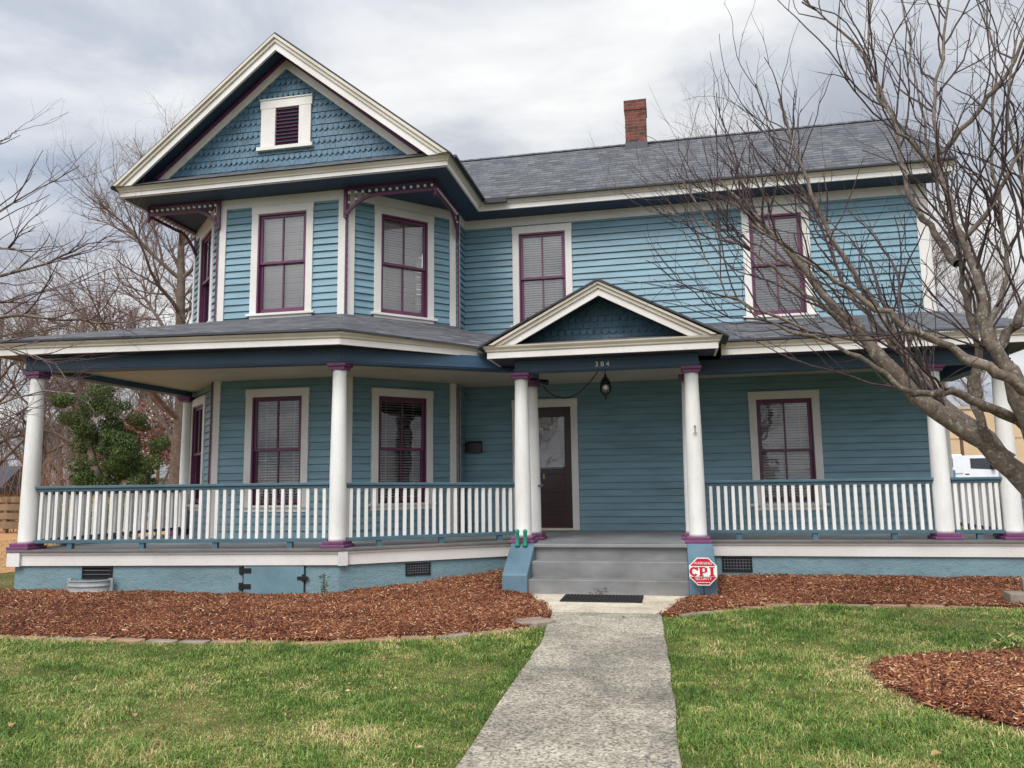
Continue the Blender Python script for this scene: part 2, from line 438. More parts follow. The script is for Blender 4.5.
def window(fr, c, z0, z1, w=1.09, top_trim=True, blind_drop=1.0, tilt=48, lowsash=True, lower=False):
    """z0..z1 outer casing; returns the hole"""
    cw = .118; s0 = c - w / 2; s1 = c + w / 2
    a = s0 + cw; b = s1 - cw; zb = z0 + .075; zt = z1 - .135
    mb = MB()
    mb.fbox(fr, s0, a, z0 + .05, z1 - .13, .0, .042); mb.fbox(fr, b, s1, z0 + .05, z1 - .13, .0, .042)
    mb.fbox(fr, s0 - .006, s1 + .006, z1 - .13, z1, .0, .046)
    win = mb.build('window', CREAM, house, .004)
    # jambs
    mb = MB()
    mb.fbox(fr, a, a + .022, zb, zt, -.12, .030); mb.fbox(fr, b - .022, b, zb, zt, -.12, .030); mb.fbox(fr, a, b, zt - .024, zt + .004, -.12, .032)
    mb.build('jamb', PURPLE_SASH, win, .002)
    mb = MB(); mb.fbox(fr, s0 - .05, s1 + .05, z0 + .012, z0 + .052, -.12, .075); mb.fbox(fr, s0, s1, z0 - .055, z0 + .012, 0, .036)
    mb.build('sill', CREAM, win, .004)
    ai, bi = a + .022, b - .022; zm = (zb + zt) / 2 + .0; ztt = zt - .024
    def sash(za, zz, o0, o1, botr):
        m = MB(); st = .045
        m.fbox(fr, ai, ai + st, za, zz, o0, o1); m.fbox(fr, bi - st, bi, za, zz, o0, o1)
        m.fbox(fr, ai + st, bi - st, za, za + botr, o0, o1); m.fbox(fr, ai + st, bi - st, zz - .042, zz, o0, o1)
        cm = (ai + bi) / 2; m.fbox(fr, cm - .013, cm + .013, za + botr, zz - .042, o0, o1)
        sh = m.build('sash', PURPLE_SASH, win, .003)
        om = (o0 + o1) / 2; g = MB()
        g.poly([fr(ai + st, za + botr, om), fr(bi - st, za + botr, om), fr(bi - st, zz - .042, om), fr(ai + st, zz - .042, om)])
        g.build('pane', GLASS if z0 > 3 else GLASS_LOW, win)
    sash(zm - .02, ztt, -.035, 0.0, .042); sash(zb, zm + .022, -.075, -.040, .07)
    # venetian blind
    m = MB(); zz = ztt - .03; pitch = .043; rr = random.Random(int(c * 977 + z0 * 31 + fr.L * 7)); bottom = zz - (zz - zb) * blind_drop
    t = R(tilt + 14 if z0 > 3 else tilt); dw = .024
    while zz > bottom + .02:
        t2 = t + rr.uniform(-.09, .09); sag = rr.uniform(-.003, .003)
        dz = math.sin(t2) * dw; do = math.cos(t2) * dw
        m.poly([fr(ai + .01, zz - dz, -.125 + do), fr(bi - .01, zz - dz + sag, -.125 + do), fr(bi - .01, zz + dz + sag, -.125 - do), fr(ai + .01, zz + dz, -.125 - do)])
        zz -= pitch
    for q in (.2, .8):
        x = ai + (bi - ai) * q; m.bar(fr(x, bottom, -.1), fr(x, ztt, -.1), .006)
    m.fbox(fr, ai + .01, bi - .01, bottom - .0, bottom + .022, -.14, -.115); m.fbox(fr, ai + .005, bi - .005, ztt - .045, ztt, -.15, -.1)
    m.build('blind', BLIND, win)
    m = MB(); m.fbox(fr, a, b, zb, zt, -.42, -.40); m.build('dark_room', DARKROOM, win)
    return (a - .0, b + .0, z0 + .05, z1 - .1)

hU = (4.29, 6.15); hL = (1.22, 3.11)
holes = {}
holes['bay'] = [window(fBay, 1.13, *hU, blind_drop=1, tilt=58), window(fBay, 1.12, *hL, tilt=30)]
holes['br'] = [window(fBR, 1.02, *hU, tilt=55), window(fBR, 1.0, *hL, tilt=24)]
holes['bl'] = [window(fBL, 1.08, *hU, tilt=50), window(fBL, .92, *hL, tilt=30)]
holes['main'] = [window(fMain, 1.44, 4.28, 6.13, 1.07, tilt=40), window(fMain, 5.41, 4.22, 6.12, 1.08, tilt=36), window(fMain, 5.38, 1.13, 3.0, 1.1, tilt=46)]
# door hole
dS0, dS1 = .86, 2.0        # casing outside
holes['main'].append((dS0 + .11, dS1 - .11, .76, 2.88))
siding(fBay, .76, 6.2, holes['bay']); siding(fBR, .76, 6.2, holes['br']); siding(fBL, .76, 6.2, holes['bl'])
siding(fRet, .76, 6.2); siding(fMain, .76, 6.2, holes['main'])
def gab(mid):
    if mid <= 6.45: return (0, 5.0)
    h = (mid - 6.45) / .70; return (min(2.45, h), max(2.55, 5.0 - h))
siding(fRight, .2, 8.2, gable=gab); siding(fLeft, .2, 6.2); siding(fBack, .2, 6.2); siding(fBack2, .2, 6.2); siding(fBackSide, .2, 6.2)

# frieze boards, corner boards
mb = MB()
for fr in (fBay, fBR, fBL, fRet, fMain): mb.fbox(fr, 0.0, fr.L, 6.155, SOF - .002, 0, .034)
mb.build('frieze', CREAM, house, .003)
def corner_board(fr, s0, s1, z0=.76, z1=6.16, mat=CREAM):
    m = MB(); m.fbox(fr, s0, s1, z0, z1, 0, .038); return m.build('corner_board', mat, house, .003)
for fr, s0, s1 in ((fBay, .0, .115), (fBay, 2.115, 2.235), (fBR, .02, .13), (fBR, 1.875, 1.99), (fBL, .02, .12), (fBL, 1.92, 2.01), (fMain, 7.60, 7.77), (fRet, .01, .10)):
    corner_board(fr, s0, s1)
m = MB(); m.fbox(fRight, .002, .15, .76, 6.4, 0, .04); m.build('corner_board', CREAM, house, .003)
for p in (A, B, CC):
    m = MB(); m.tube([(p[0] + (.03 if p == B else (-.03 if p == A else .045)), p[1] - .045 + (.02 if p == CC else 0), .76), (p[0] + (.03 if p == B else (-.03 if p == A else .045)), p[1] - .045 + (.02 if p == CC else 0), 6.3)], .013, 8)
    m.build('corner_bead', PURPLE_SASH, house)

# front door
mb = MB(); fr = fMain
mb.fbox(fr, dS0, dS0 + .115, .765, 2.86, 0, .042); mb.fbox(fr, dS1 - .115, dS1, .765, 2.86, 0, .042); mb.fbox(fr, dS0 - .006, dS1 + .006, 2.86, 3.0, 0, .046)
door_case = mb.build('door_frame', CREAM, house, .004)
a, b = dS0 + .115, dS1 - .115
mb = MB()
mb.fbox(fr, a, a + .12, .80, 2.86, -.07, -.03); mb.fbox(fr, b - .12, b, .80, 2.86, -.07, -.03)
mb.fbox(fr, a + .12, b - .12, 2.70, 2.86, -.07, -.03); mb.fbox(fr, a + .12, b - .12, .80, 1.80, -.07, -.045)
for za, zb_ in ((.80, .98), (1.16, 1.22), (1.40, 1.46), (1.70, 1.80)): mb.fbox(fr, a + .12, b - .12, za, zb_, -.045, -.03)
door = mb.build('door', DARKWOOD, house, .004); door['label'] = 'dark maroon front door with a large glass upper light'
mb = MB(); mb.poly([fr(a + .12, 1.8, -.05), fr(b - .12, 1.8, -.05), fr(b - .12, 2.7, -.05), fr(a + .12, 2.7, -.05)]); mb.build('door_glass', GLASS_LOW, door)
mb = MB(); zz = 2.68
while zz > 1.82:
    mb.poly([fr(a + .13, zz - .02, -.085), fr(b - .13, zz - .02, -.085), fr(b - .13, zz + .014, -.105), fr(a + .13, zz + .014, -.105)]); zz -= .036
mb.build('door_blind', BLIND, door)
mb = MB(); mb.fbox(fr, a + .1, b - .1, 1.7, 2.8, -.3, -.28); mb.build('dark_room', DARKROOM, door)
mb = MB(); mb.fbox(fr, a + .40, a + .44, 1.63, 1.71, -.03, -.012); mb.build('door_plate', paint('brass', (150, 130, 90), .3, .2, 8), door)
mb = MB(); mb.fbox(fr, a, b, .762, .80, -.1, .05); mb.build('threshold', CREAM2, house, .003)
mb = MB(); mb.sphere(fr(a + .06, 1.75, .0), .028, 10, 6); mb.build('door_knob', BLACKMETAL, door)

# foundation, deck, skirt
DECK = .76
outline = [(-6.62, 3.0), (-6.62, -1.20), (-2.12, -.76), (-.06, .66), (-.06, .12), (2.52, .12), (2.52, .78), (6.52, .78), (6.52, 3.05)]
inner = [(-1.48, 3.05), (-1.48, 2.53), (-2.91, 1.1), (-5.15, 1.1), (-6.58, 2.53), (-6.58, 3.0)]
mb = MB(); mb.prism([(p[0], p[1], DECK - .03) for p in outline + inner], (0, 0, .03)); mb.build('deck', GREYDECK, house)
outl = [(-6.62, 3.0), (-6.62, -1.20), (-2.12, -.76), (-.06, .66)]; outr = [(2.52, .78), (6.52, .78), (6.52, 3.05)]
mb = MB()
for pl in (outl, outr): mb.sweep(pl, [(-.2, DECK - .028), (.03, DECK - .028), (.03, DECK + .004), (-.2, DECK + .004)])
mb.build('deck_edge', paint('dark_deck_edge', (108, 106, 104), .6, .3, 3), house, .004)
mb = MB()
for pl in (outl, outr):
    mb.sweep(pl, [(-.08, .555), (-.015, .555), (-.015, DECK - .03), (-.08, DECK - .03)])
    mb.sweep(pl, [(-.015, DECK - .058), (.004, DECK - .058), (.004, DECK - .03), (-.015, DECK - .03)])
mb.fbox(Fr((-6.62, -1.20), (-2.12, -.76)), -.02, .16, .548, DECK - .032, -.01, .022)
mb.fbox(Fr((-2.12, -.76), (-.06, .66)), -.012, .11, .548, DECK - .032, -.01, .02)
mb.build('skirt_board', CREAM, house, .003)
mb = MB()
for pl in (outl, outr): mb.sweep(pl, [(-.25, .0), (-.05, .0), (-.05, .556), (-.25, .556)])
mb.build('foundation', FOUND, house)
fFL = Fr((-6.62, -1.20), (-2.12, -.76)); fFM = Fr((-2.12, -.76), (-.06, .66)); fFR = Fr((2.52, .78), (6.52, .78))
# crawl-space door
mb = MB(); s0 = 3.25; s1 = 4.05
mb.fbox(fFL, s0, s1, .17, .548, -.05, -.028)
cd = mb.build('crawl_door', paint('hatch_blue_paint', (104, 136, 148), .5, .2, 2.5), house, .003)
mb = MB(); mb.fbox(fFL, s0 - .02, s0 - .002, .15, .552, -.052, -.044); mb.fbox(fFL, s1 + .002, s1 + .02, .15, .552, -.052, -.044); mb.fbox(fFL, s0 - .02, s1 + .02, .548, .554, -.052, -.044); mb.build('hatch_shadow_line', DARKROOM, cd); cd['label'] = 'blue access hatch in the foundation with black hinges'  # thin dark strips paint in the shadow outline around the hatch
for zz in (.49, .29):
    mb = MB(); mb.fbox(fFL, s0 - .02, s0 + .10, zz - .03, zz + .03, -.029, -.018); mb.fbox(fFL, s0 - .06, s0 - .02, zz - .045, zz + .045, -.05, -.02); mb.build('hinge', BLACKMETAL, cd)
mb = MB(); mb.fbox(fFL, s1 - .08, s1 + .06, .375, .415, -.03, -.012); mb.fbox(fFL, s1 - .02, s1 + .02, .35, .44, -.03, -.018); mb.build('latch', BLACKMETAL, cd)
# vents
def vent(fr, s0, s1, z0, z1, horiz):
    m = MB(); f = .018
    for a_, b_, c_, d_ in ((s0, s1, z0, z0 + f), (s0, s1, z1 - f, z1), (s0, s0 + f, z0, z1), (s1 - f, s1, z0, z1)): m.fbox(fr, a_, b_, c_, d_, -.06, -.032)
    v = m.build('foundation_vent', BLACKMETAL, house)
    m = MB(); m.fbox(fr, s0 + f, s1 - f, z0 + f, z1 - f, -.052, -.047); m.build('vent_backing', paint('vent_dark', (14, 15, 18), .9, .1, 4), v)
    m = MB()
    if horiz:
        n = 3
        for i in range(1, n): zz = z0 + (z1 - z0) * i / n; m.fbox(fr, s0 + f, s1 - f, zz - .005, zz + .005, -.048, -.036)
    else:
        for i in range(1, 10): x = s0 + (s1 - s0) * i / 10; m.fbox(fr, x - .004, x + .004, z0 + f, z1 - f, -.048, -.04)
        for i in range(1, 5): zz = z0 + (z1 - z0) * i / 5; m.fbox(fr, s0 + f, s1 - f, zz - .004, zz + .004, -.047, -.037)
    m.build('vent_bars', paint('vent_bar_grey', (88, 90, 96), .5, .2, 5), v)
vent(fFL, 1.02, 1.44, .39, .545, True); vent(fFM, .88, 1.22, .37, .53, False); vent(fFR, .16, .55, .345, .545, False)

# steps + cheek walls
mb = MB()
for k, (v0, v1, z1) in enumerate(((-.19, .12, .565), (-.46, -.185, .372))):
    mb.box(.262, 2.218, v0 - .002 * k, v1 + .1, .05, z1)
mb.box(.26, 2.22, .10, .3, .05, DECK - .03); mb.box(.258, 2.222, .04, .3, DECK - .04, DECK + .002)
mb.build('porch_steps', GREYSTEP, house, .008)
for u0, u1 in ((-.06, .262), (2.218, 2.54)):
    m = MB(); prof = [(.40, .05), (-.50, .05), (-.50, .43), (.08, .765), (.40, .765)]
    m.prism([(u0, v, z) for v, z in prof], (u1 - u0, 0, 0)); m.build('step_cheek_wall', CHEEK, house, .012)

# columns
def column(u, v, zt, r0=.112, r1=.088):
    m = MB(); H = zt - DECK - .09 - .085; zb = DECK + .09
    prof = [(r0 * 1.06, 0), (r0 * 1.0, .03)] + [(r0 + (r1 - r0) * ((t - .25) / .75) ** 1.3 if t > .25 else r0, t * H) for t in (.1, .25, .4, .55, .7, .85, .97)] + [(r1 * 1.04, H)]
    m.lathe(prof, (u, v, zb), 28)
    c = m.build('column', WHITE, house, 0, True)
    m = MB(); h = .17; m.box(u - h, u + h, v - h, v + h, DECK + .003, DECK + .045); h = .145; m.box(u - h, u + h, v - h, v + h, DECK + .045, DECK + .09); m.build('base', PURPLE, c, .008)
    m = MB(); h = .108; m.box(u - h, u + h, v - h, v + h, zt - .088, zt - .045); h = .132; m.box(u - h, u + h, v - h, v + h, zt - .045, zt + .002); m.build('capital', PURPLE, c, .006)
    return c
C1 = (-6.52, -1.03); C2 = (-2.23, -.58); C3 = (.07, .30); C4 = (2.37, .32); C3b = (.09, .98); C4b = (2.34, 1.02); C5 = (5.52, 1.0); C6 = (6.33, 1.0); C8 = (-6.40, 2.2)
zl = 3.175; zr = 3.05
for c, z in ((C1, zl), (C2, zl), (C3, zr + .02), (C4, zr + .02), (C3b, zr), (C4b, zr), (C5, zr), (C6, zr)): column(*c, z)
column(*C8, zl, .085, .07)
m = MB(); m.box(6.16, 6.30, 2.90, 3.0, DECK, zr); m.build('pilaster', WHITE, house, .006)

# beams
mb = MB()
mb.sweep([C8, C1, C2, (.08, 1.0)], [(-.1, zl), (.1, zl), (.1, 3.375), (-.1, 3.375)]); mb.sweep([C8, C1, C2, (.08, 1.0)], [(.1, zl + .02), (.115, zl + .02), (.115, zl + .045), (.1, zl + .045)])
mb.build('porch_beam', NAVY, house, .004)
mb = MB(); mb.sweep([(2.40, 1.0), (6.33, 1.0), (6.33, 3.0)], [(-.1, zr), (.1, zr), (.1, 3.235), (-.1, 3.235)]); mb.sweep([(2.40, 1.0), (6.33, 1.0), (6.33, 3.0)], [(.1, zr + .02), (.115, zr + .02), (.115, zr + .045), (.1, zr + .045)]); mb.build('porch_beam', NAVY, house, .004)
mb = MB(); pp = [(.10, 1.05), (.10, .30), (2.37, .30), (2.37, 1.05)]
mb.sweep(pp, [(-.1, zr + .022), (.1, zr + .022), (.1, 3.235), (-.1, 3.235)]); mb.sweep(pp, [(.1, zr + .035), (.115, zr + .035), (.115, zr + .06), (.1, zr + .06)])
pbeam = mb.build('portico_beam', NAVY, house, .004)

# railings
def railing(p, q, n, trim0=.12, trim1=.12, stuff=False, z0=0.0, z1=0.0):
    # z0, z1: how far the top rail has crept up or down at either end
    fr = Fr(p, q); a_ = trim0; b_ = fr.L - trim1; L = b_ - a_
    def zz(s, z): return z + ((z0 + (z1 - z0) * (s - a_) / L) if z > 1.4 else 0)
    def rbox(m, s0, s1, za, zb, o0, o1):
        m.hexa([fr(s0, zz(s0, za), o1), fr(s1, zz(s1, za), o1), fr(s1, zz(s1, za), o0), fr(s0, zz(s0, za), o0), fr(s0, zz(s0, zb), o1), fr(s1, zz(s1, zb), o1), fr(s1, zz(s1, zb), o0), fr(s0, zz(s0, zb), o0)])
    m = MB(); rbox(m, a_ - .02, b_ + .02, 1.525, 1.56, -.055, .055); rbox(m, a_, b_, 1.485, 1.525, -.03, .03)
    rl = m.build('railing', RAILBLUE, house, .005)
    m = MB(); rbox(m, a_, b_, .84, .885, -.045, .045); m.build('bottom_rail', RAILBLUE, rl, .004)
    nf = max(1, int(L / .85))
    for i in range(nf):
        s = a_ + L * (i + .5) / nf; m = MB(); rbox(m, s - .035, s + .035, DECK, .84, -.03, .03); m.build('foot_block', RAILBLUE, rl)
    rr = random.Random(int(fr.L * 100)); allm = MB()
    for i in range(n):
        s = a_ + L * (i + .5) / n + rr.uniform(-.004, .004); m = allm if stuff else MB(); h = .0215; d = rr.uniform(-.003, .003)
        m.hexa([fr(s - h, zz(s, .885), h), fr(s + h, zz(s, .885), h), fr(s + h, zz(s, .885), -h), fr(s - h, zz(s, .885), -h),
                fr(s - h + d, zz(s, 1.485), h), fr(s + h + d, zz(s, 1.485), h), fr(s + h + d, zz(s, 1.485), -h), fr(s - h + d, zz(s, 1.485), -h)])
        if not stuff: m.build('baluster', WHITE, rl, .003)
    if stuff: allm.build('baluster_row', WHITE, rl)['kind'] = 'stuff'
    return rl
railing(C1, C2, 36, z0=.045, z1=.045); railing(C2, C3b, 25, .12, .10, z0=.04, z1=.01); railing(C4b, C5, 30, .10); railing(C5, C6, 7)
railing(C8, C1, 27, stuff=True); railing(C6, (6.33, 2.95), 17, .12, .05, stuff=True)
fx = Fr(C8, (-6.5, 2.45))

# porch ceiling and soffits
mb = MB()
mb.poly([(p[0], p[1], 3.262) for p in [(-6.45, 2.6), (-6.45, -1.03), (-2.18, -.58), (.1, .98), (6.33, 1.0), (6.33, 3.05), (-1.48, 3.05), (-1.48, 2.53), (-2.91, 1.1), (-5.15, 1.1), (-6.58, 2.53)]][::-1])
mb.poly([(p[0], p[1], 3.260) for p in [(.1, 1.0), (.1, .3), (2.37, .3), (2.37, 1.0)]][::-1])
mb.build('porch_ceiling', CEIL, house)
EL = [(-6.95, 3.0), (-6.95, -1.42), (-2.06, -.98), (-.42, .66)]; ER = [(2.78, .44), (6.70, .44), (6.70, 3.05)]; EP = [(-.31, .70), (-.31, -.14), (2.71, -.14), (2.71, .50)]
zLb, zRb, zPb = 3.375, 3.235, 3.235
mb = MB()
mb.sweep(EL, [(-.62, zLb), (-.02, zLb), (-.02, zLb + .012), (-.62, zLb + .012)]); mb.sweep(ER, [(-.66, zRb), (-.02, zRb), (-.02, zRb + .012), (-.66, zRb + .012)])
mb.sweep(EP, [(-.56, zPb + .002), (-.02, zPb + .002), (-.02, zPb + .016), (-.56, zPb + .016)])
mb.build('porch_soffit', paint('plum_navy_soffit', (60, 56, 84), .6, .2, 1.2), house)

def cornice(paths, zb, h, name='fascia'):
    m = MB()
    for pl in paths: m.sweep(pl, [(-.03, zb - .01), (0, zb - .01), (0, zb + h * .48), (-.03, zb + h * .48)])
    f = m.build(name, CREAM, house, .003)
    m = MB()
    for pl in paths: m.sweep(pl, [(-.03, zb + h * .48), (.008, zb + h * .48), (.018, zb + h * .55), (.022, zb + h * .66), (.05, zb + h * .88), (.054, zb + h), (-.03, zb + h)])
    m.build('crown_moulding', CREAM2, f)
    return f
cornice([EL], zLb, .15); cornice([ER], zRb, .15); cornice([EP], zPb, .155)

# ---- roofs (uv in metres, u along the eave, v up the slope)
def roofpoly(m, pts, eave=(0, 1), th=.03):
    p = [Vector(x) for x in pts]; a_ = p[eave[0]]; d = (p[eave[1]] - a_).normalized()
    nrm = Vector((0, 0, 0))
    for i in range(len(p)):
        nrm += p[i].cross(p[(i + 1) % len(p)])
    nrm.normalize(); up = nrm.cross(d)
    off = Vector((rng.uniform(0, 30), 0))
    uv = [((x - a_).dot(d) + off.x, (x - a_).dot(up)) for x in p]
    m.poly(p, uv)
    lo = [x - Vector((0, 0, th)) for x in p]; m.poly(lo[::-1], uv[::-1])
    for i in range(len(p)):
        j = (i + 1) % len(p); m.poly([lo[i], lo[j], p[j], p[i]], [(0, 0), (.2, 0), (.2, .03), (0, .03)])

PR = MB(); zl_ = zLb + .185; zr_ = zRb + .185; ov = .08
e0 = (-6.95 - ov, 3.0, zl_); e1 = (-6.95 - ov, -1.42 - ov, zl_); e2 = (-2.04, -.98 - ov, zl_); e3 = (-.36, .62, zl_ - .06)
zt = 4.27
roofpoly(PR, [e1, e2, (B[0] - .0, B[1], zt), (A[0], A[1], zt)])
roofpoly(PR, [e2, e3, (-.6, 1.9, zt - .32), (CC[0], CC[1] + .4, zt), (CC[0], CC[1], zt), (B[0], B[1], zt)])
roofpoly(PR, [e0, e1, (A[0], A[1], zt), (DD[0], DD[1], zt), (DD[0], 3.0, zt - .02)])
re = .44 - ov
roofpoly(PR, [(-.55, re, zr_), (6.70 + ov, re, zr_), (6.33, 3.05, 4.2), (-1.48, 3.05, 4.2)])
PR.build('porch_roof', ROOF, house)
PO = MB(); pv = -.14 - ov; zpe = zPb + .165; pk = 4.215; uc = 1.21
roofpoly(PO, [(2.80 + .04, .9, zpe - .02), (2.80 + .04, pv - .02, zpe - .02), (uc, pv - .02, pk), (uc, 3.04, pk), ][::-1], (2, 3))
roofpoly(PO, [(-.38 - .04, pv - .02, zpe - .02), (-.38 - .04, .9, zpe - .02), (uc, 3.04, pk), (uc, pv - .02, pk)][::-1], (2, 3))
# small pent roof under the pediment
PO.poly([(-.38, -.14 - .04, zPb + .158), (2.80, -.14 - .04, zPb + .158), (2.45, .28, zPb + .28), (-.03, .28, zPb + .28)], [(0, 0), (3.18, 0), (2.8, .45), (.35, .45)])
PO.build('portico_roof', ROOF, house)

def rake(vf, ul, ur, zl0, zp, uc, w, name, zcut, depth=.045, mat1=CREAM, mat2=CREAM2):
    """raking boards of a gable: lower board + crown"""
    m = MB(); m2 = MB(); m3 = MB()
    for (ue, s) in ((ul, 1), (ur, -1)):
        d = Vector((uc - ue, 0, zp - zl0)); d.normalize(); dn = Vector((0, 0, -1))
        e = Vector((ue, vf, zl0)); t = Vector((uc, vf, zp))
        def strip(mm, a_, b_, o0, o1):
            ta = max(0, (zcut - zl0 + a_) / d.z); tb = max(0, (zcut - zl0 + b_) / d.z)
            p = [e + d * ta + dn * a_, t + dn * a_, t + dn * b_, e + d * tb + dn * b_]
            q = [Vector((x.x, vf + o0, x.z)) for x in p]
            if s > 0: q = q[::-1]
            mm.prism(q, (0, o1 - o0, 0))
        strip(m, w * .52, w, .004, depth)
        strip(m2, 0.03, w * .30, -.05, depth - .002); strip(m2, w * .30, w * .54, -.022, depth - .001)
    m.build(name, mat1, house); m2.build('rake_crown', mat2, house)

rake(-.14 - .03, -.34, 2.76, zpe - .01, pk, uc, .215, 'pediment_rake', zPb + .16)
# pediment tympanum
m = MB(); m.poly([(-.2, .28, 3.30), (2.62, .28, 3.30), (uc, .28, 4.2)]); m.build('pediment_board', NAVY, house)
m = MB()
m.prism([(-.38, -.10, 3.372), (-.30, -.10, 3.372), (uc, -.10, 4.16), (uc, -.10, 4.20)][::-1], (0, .38, 0)); m.prism([(2.80, -.10, 3.372), (uc, -.10, 4.20), (uc, -.10, 4.16), (2.72, -.10, 3.372)][::-1], (0, .38, 0))
m.build('pediment_soffit', SOFFIT, house)

def shingle_field(vf, uc, zb, zp, half, rowh, tabw, mat, name, holes=(), small=False):
    m = MB(); z = zb; k = 0; rr = random.Random(5)
    while z < zp:
        wrow = half * max(0, (zp - z) / (zp - zb)); pointed = k % 2 == 1
        n = int(wrow / tabw) + 1; sh = (k // 2 % 2) * .5
        for i in range(-n - 1, n + 1):
            u0 = uc + (i + sh) * tabw; u1 = u0 + tabw * .955; um = (u0 + u1) / 2
            if abs(um - uc) > wrow: continue
            if any(a_ < um < b_ and c_ < z + rowh * .5 < d_ for a_, b_, c_, d_ in holes): continue
            o = .019 + rr.uniform(-.003, .005); zz = z + rr.uniform(-.003, .003); t = z + rowh * 1.25
            if pointed: low = [(u0, zz + rowh * .34), (um - tabw * .12, zz - rowh * .06), (um + tabw * .12, zz - rowh * .06), (u1, zz + rowh * .34)]
            else: low = [(u0, zz), (u1, zz)]
            pts = [(a_, vf - o, b_) for a_, b_ in low] + [(u1, vf - .001, t), (u0, vf - .001, t)]
            m.prism([Vector(p) for p in pts], (0, .012, 0))
        z += rowh; k += 1
    m.poly([(uc - half - .1, vf + .012, zb), (uc + half + .1, vf + .012, zb), (uc, vf + .012, zp)])
    return m.build(name, mat, house)
shingle_field(.27, uc, 3.48, 4.0, 1.0, .085, .1, SHINGLE_BLUE, 'pediment_shingles')
m = MB()
for s in (-1, 1):
    m.bar((uc + s * 1.12, .255, 3.46), (uc, .255, 4.03), .02, .02)
m.build('pediment_trim', NAVY, house)

# main roof
MR = MB(); ze = 6.50; zrg = 8.62
roofpoly(MR, [(-3.7, 2.47, ze), (6.62, 2.47, ze), (6.62, 5.55, zrg), (-3.7, 5.55, zrg)])
roofpoly(MR, [(6.62, 8.63, ze), (-3.7, 8.63, ze), (-3.7, 5.55, zrg), (6.62, 5.55, zrg)])
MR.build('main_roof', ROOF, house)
m = MB()
for i in range(44):
    u0 = -3.6 + i * .232; u1 = u0 + .26
    m.poly([(u0, 5.42, zrg - .068), (u1, 5.42, zrg - .062), (u1, 5.55, zrg + .030), (u0, 5.55, zrg + .022)], [(u0, .02), (u1, .02), (u1, .1), (u0, .1)])
    m.poly([(u0, 5.55, zrg + .022), (u1, 5.55, zrg + .030), (u1, 5.68, zrg - .062), (u0, 5.68, zrg - .068)], [(u0, .02), (u1, .02), (u1, .1), (u0, .1)])
m.build('roof_ridge_cap', ROOF, house)
# cross gable roof over the bay
GR = MB(); gv = .50; zg = 6.47; gp = 8.80; ucg = -3.90; gl, gr_ = -6.77, -.97
roofpoly(GR, [(gl, 10.4, zg), (gl, gv - .06, zg), (ucg, gv - .06, gp), (ucg, 10.4, gp)])
roofpoly(GR, [(gr_, gv - .06, zg), (gr_, 10.4, zg), (ucg, 10.4, gp), (ucg, gv - .06, gp)])
GR.build('gable_roof', ROOF, house)
m = MB(); m.poly([(gl + .1, .47, 6.475), (gr_ - .1, .47, 6.475), (-1.62, .88, 6.715), (-6.18, .88, 6.715)], [(0, 0), (5.6, 0), (5.1, .48), (.5, .48)]); m.build('pent_roof', ROOF, house)
rake(gv - .03, gl - .0, gr_ + .0, zg - .01, gp - .01, ucg, .275, 'gable_rake', SOF + .158)
m = MB()
for s, e in ((1, gl), (-1, gr_)):
    q = [(e + s * .10, gv, zg + .02), (e + s * .16, gv, zg + .02), (ucg, gv, gp - .17), (ucg, gv, gp - .10)]
    q = q if s > 0 else q[::-1]
    m.prism(q[::-1], (0, .40, 0))
m.build('gable_soffit', SOFFIT, house)
GV = 0.87
vent_hole = (-4.46, -3.54, 7.12, 7.98)
shingle_field(GV, ucg, 6.72, 8.50, 2.32, .108, .094, SHINGLE_BLUE, 'gable_shingles', [(-4.30, -3.48, 7.06, 7.85)])
m = MB(); m.fbox(Fr((-6.3, GV), (-1.5, GV)), 0, 4.8, 6.50, 6.80, -.03, .008); m.build('gable_base_board', SHINGLE_BLUE, house)
m = MB(); mp = MB(); kg = (gp - zg) / (ucg - gl)
def gline(o0, o1, z0, s_, v0, v1, mm):
    zA, zB = gp - o0, gp - o1
    q = [(ucg + s_ * (zA - z0) / kg, v0, z0), (ucg, v0, zA), (ucg, v0, zB), (ucg + s_ * (zB - z0) / kg, v0, z0)]
    mm.prism([Vector(p) for p in (q if s_ > 0 else q[::-1])], (0, v1 - v0, 0))
for s_ in (-1, 1):
    gline(.255, .405, 6.68, s_, GV - .035, GV + .015, m); gline(.19, .257, 6.70, s_, GV - .055, GV + .01, mp)
m.build('gable_wall_trim', CREAM, house); mp.build('gable_wall_bead', PURPLE, house)
# attic louvre
fG = Fr((-4.345, GV), (-3.425, GV)); m = MB()
m.fbox(fG, .03, .285, 7.055, 7.715, 0, .05); m.fbox(fG, .70, .91, 7.055, 7.715, 0, .05); m.fbox(fG, 0.01, .93, 7.715, 7.865, 0, .054); m.fbox(fG, -.03, .95, 6.995, 7.055, 0, .075); m.fbox(fG, .0, .94, 7.860, 7.880, 0, .07)
lv = m.build('attic_vent', CREAM, house, .004)
m = MB(); z = 7.065
while z < 7.705:
    m.hexa([fG(.285, z, .035), fG(.70, z, .035), fG(.70, z + .005, -.02), fG(.285, z + .005, -.02), fG(.285, z + .008, .036), fG(.70, z + .008, .036), fG(.70, z + .05, -.02), fG(.285, z + .05, -.02)]); z += .062
m.build('louvre_slats', PURPLE_SASH, lv)
m = MB(); m.fbox(fG, .285, .70, 7.045, 7.725, -.03, -.024); m.build('louvre_backing', DARKROOM, lv)

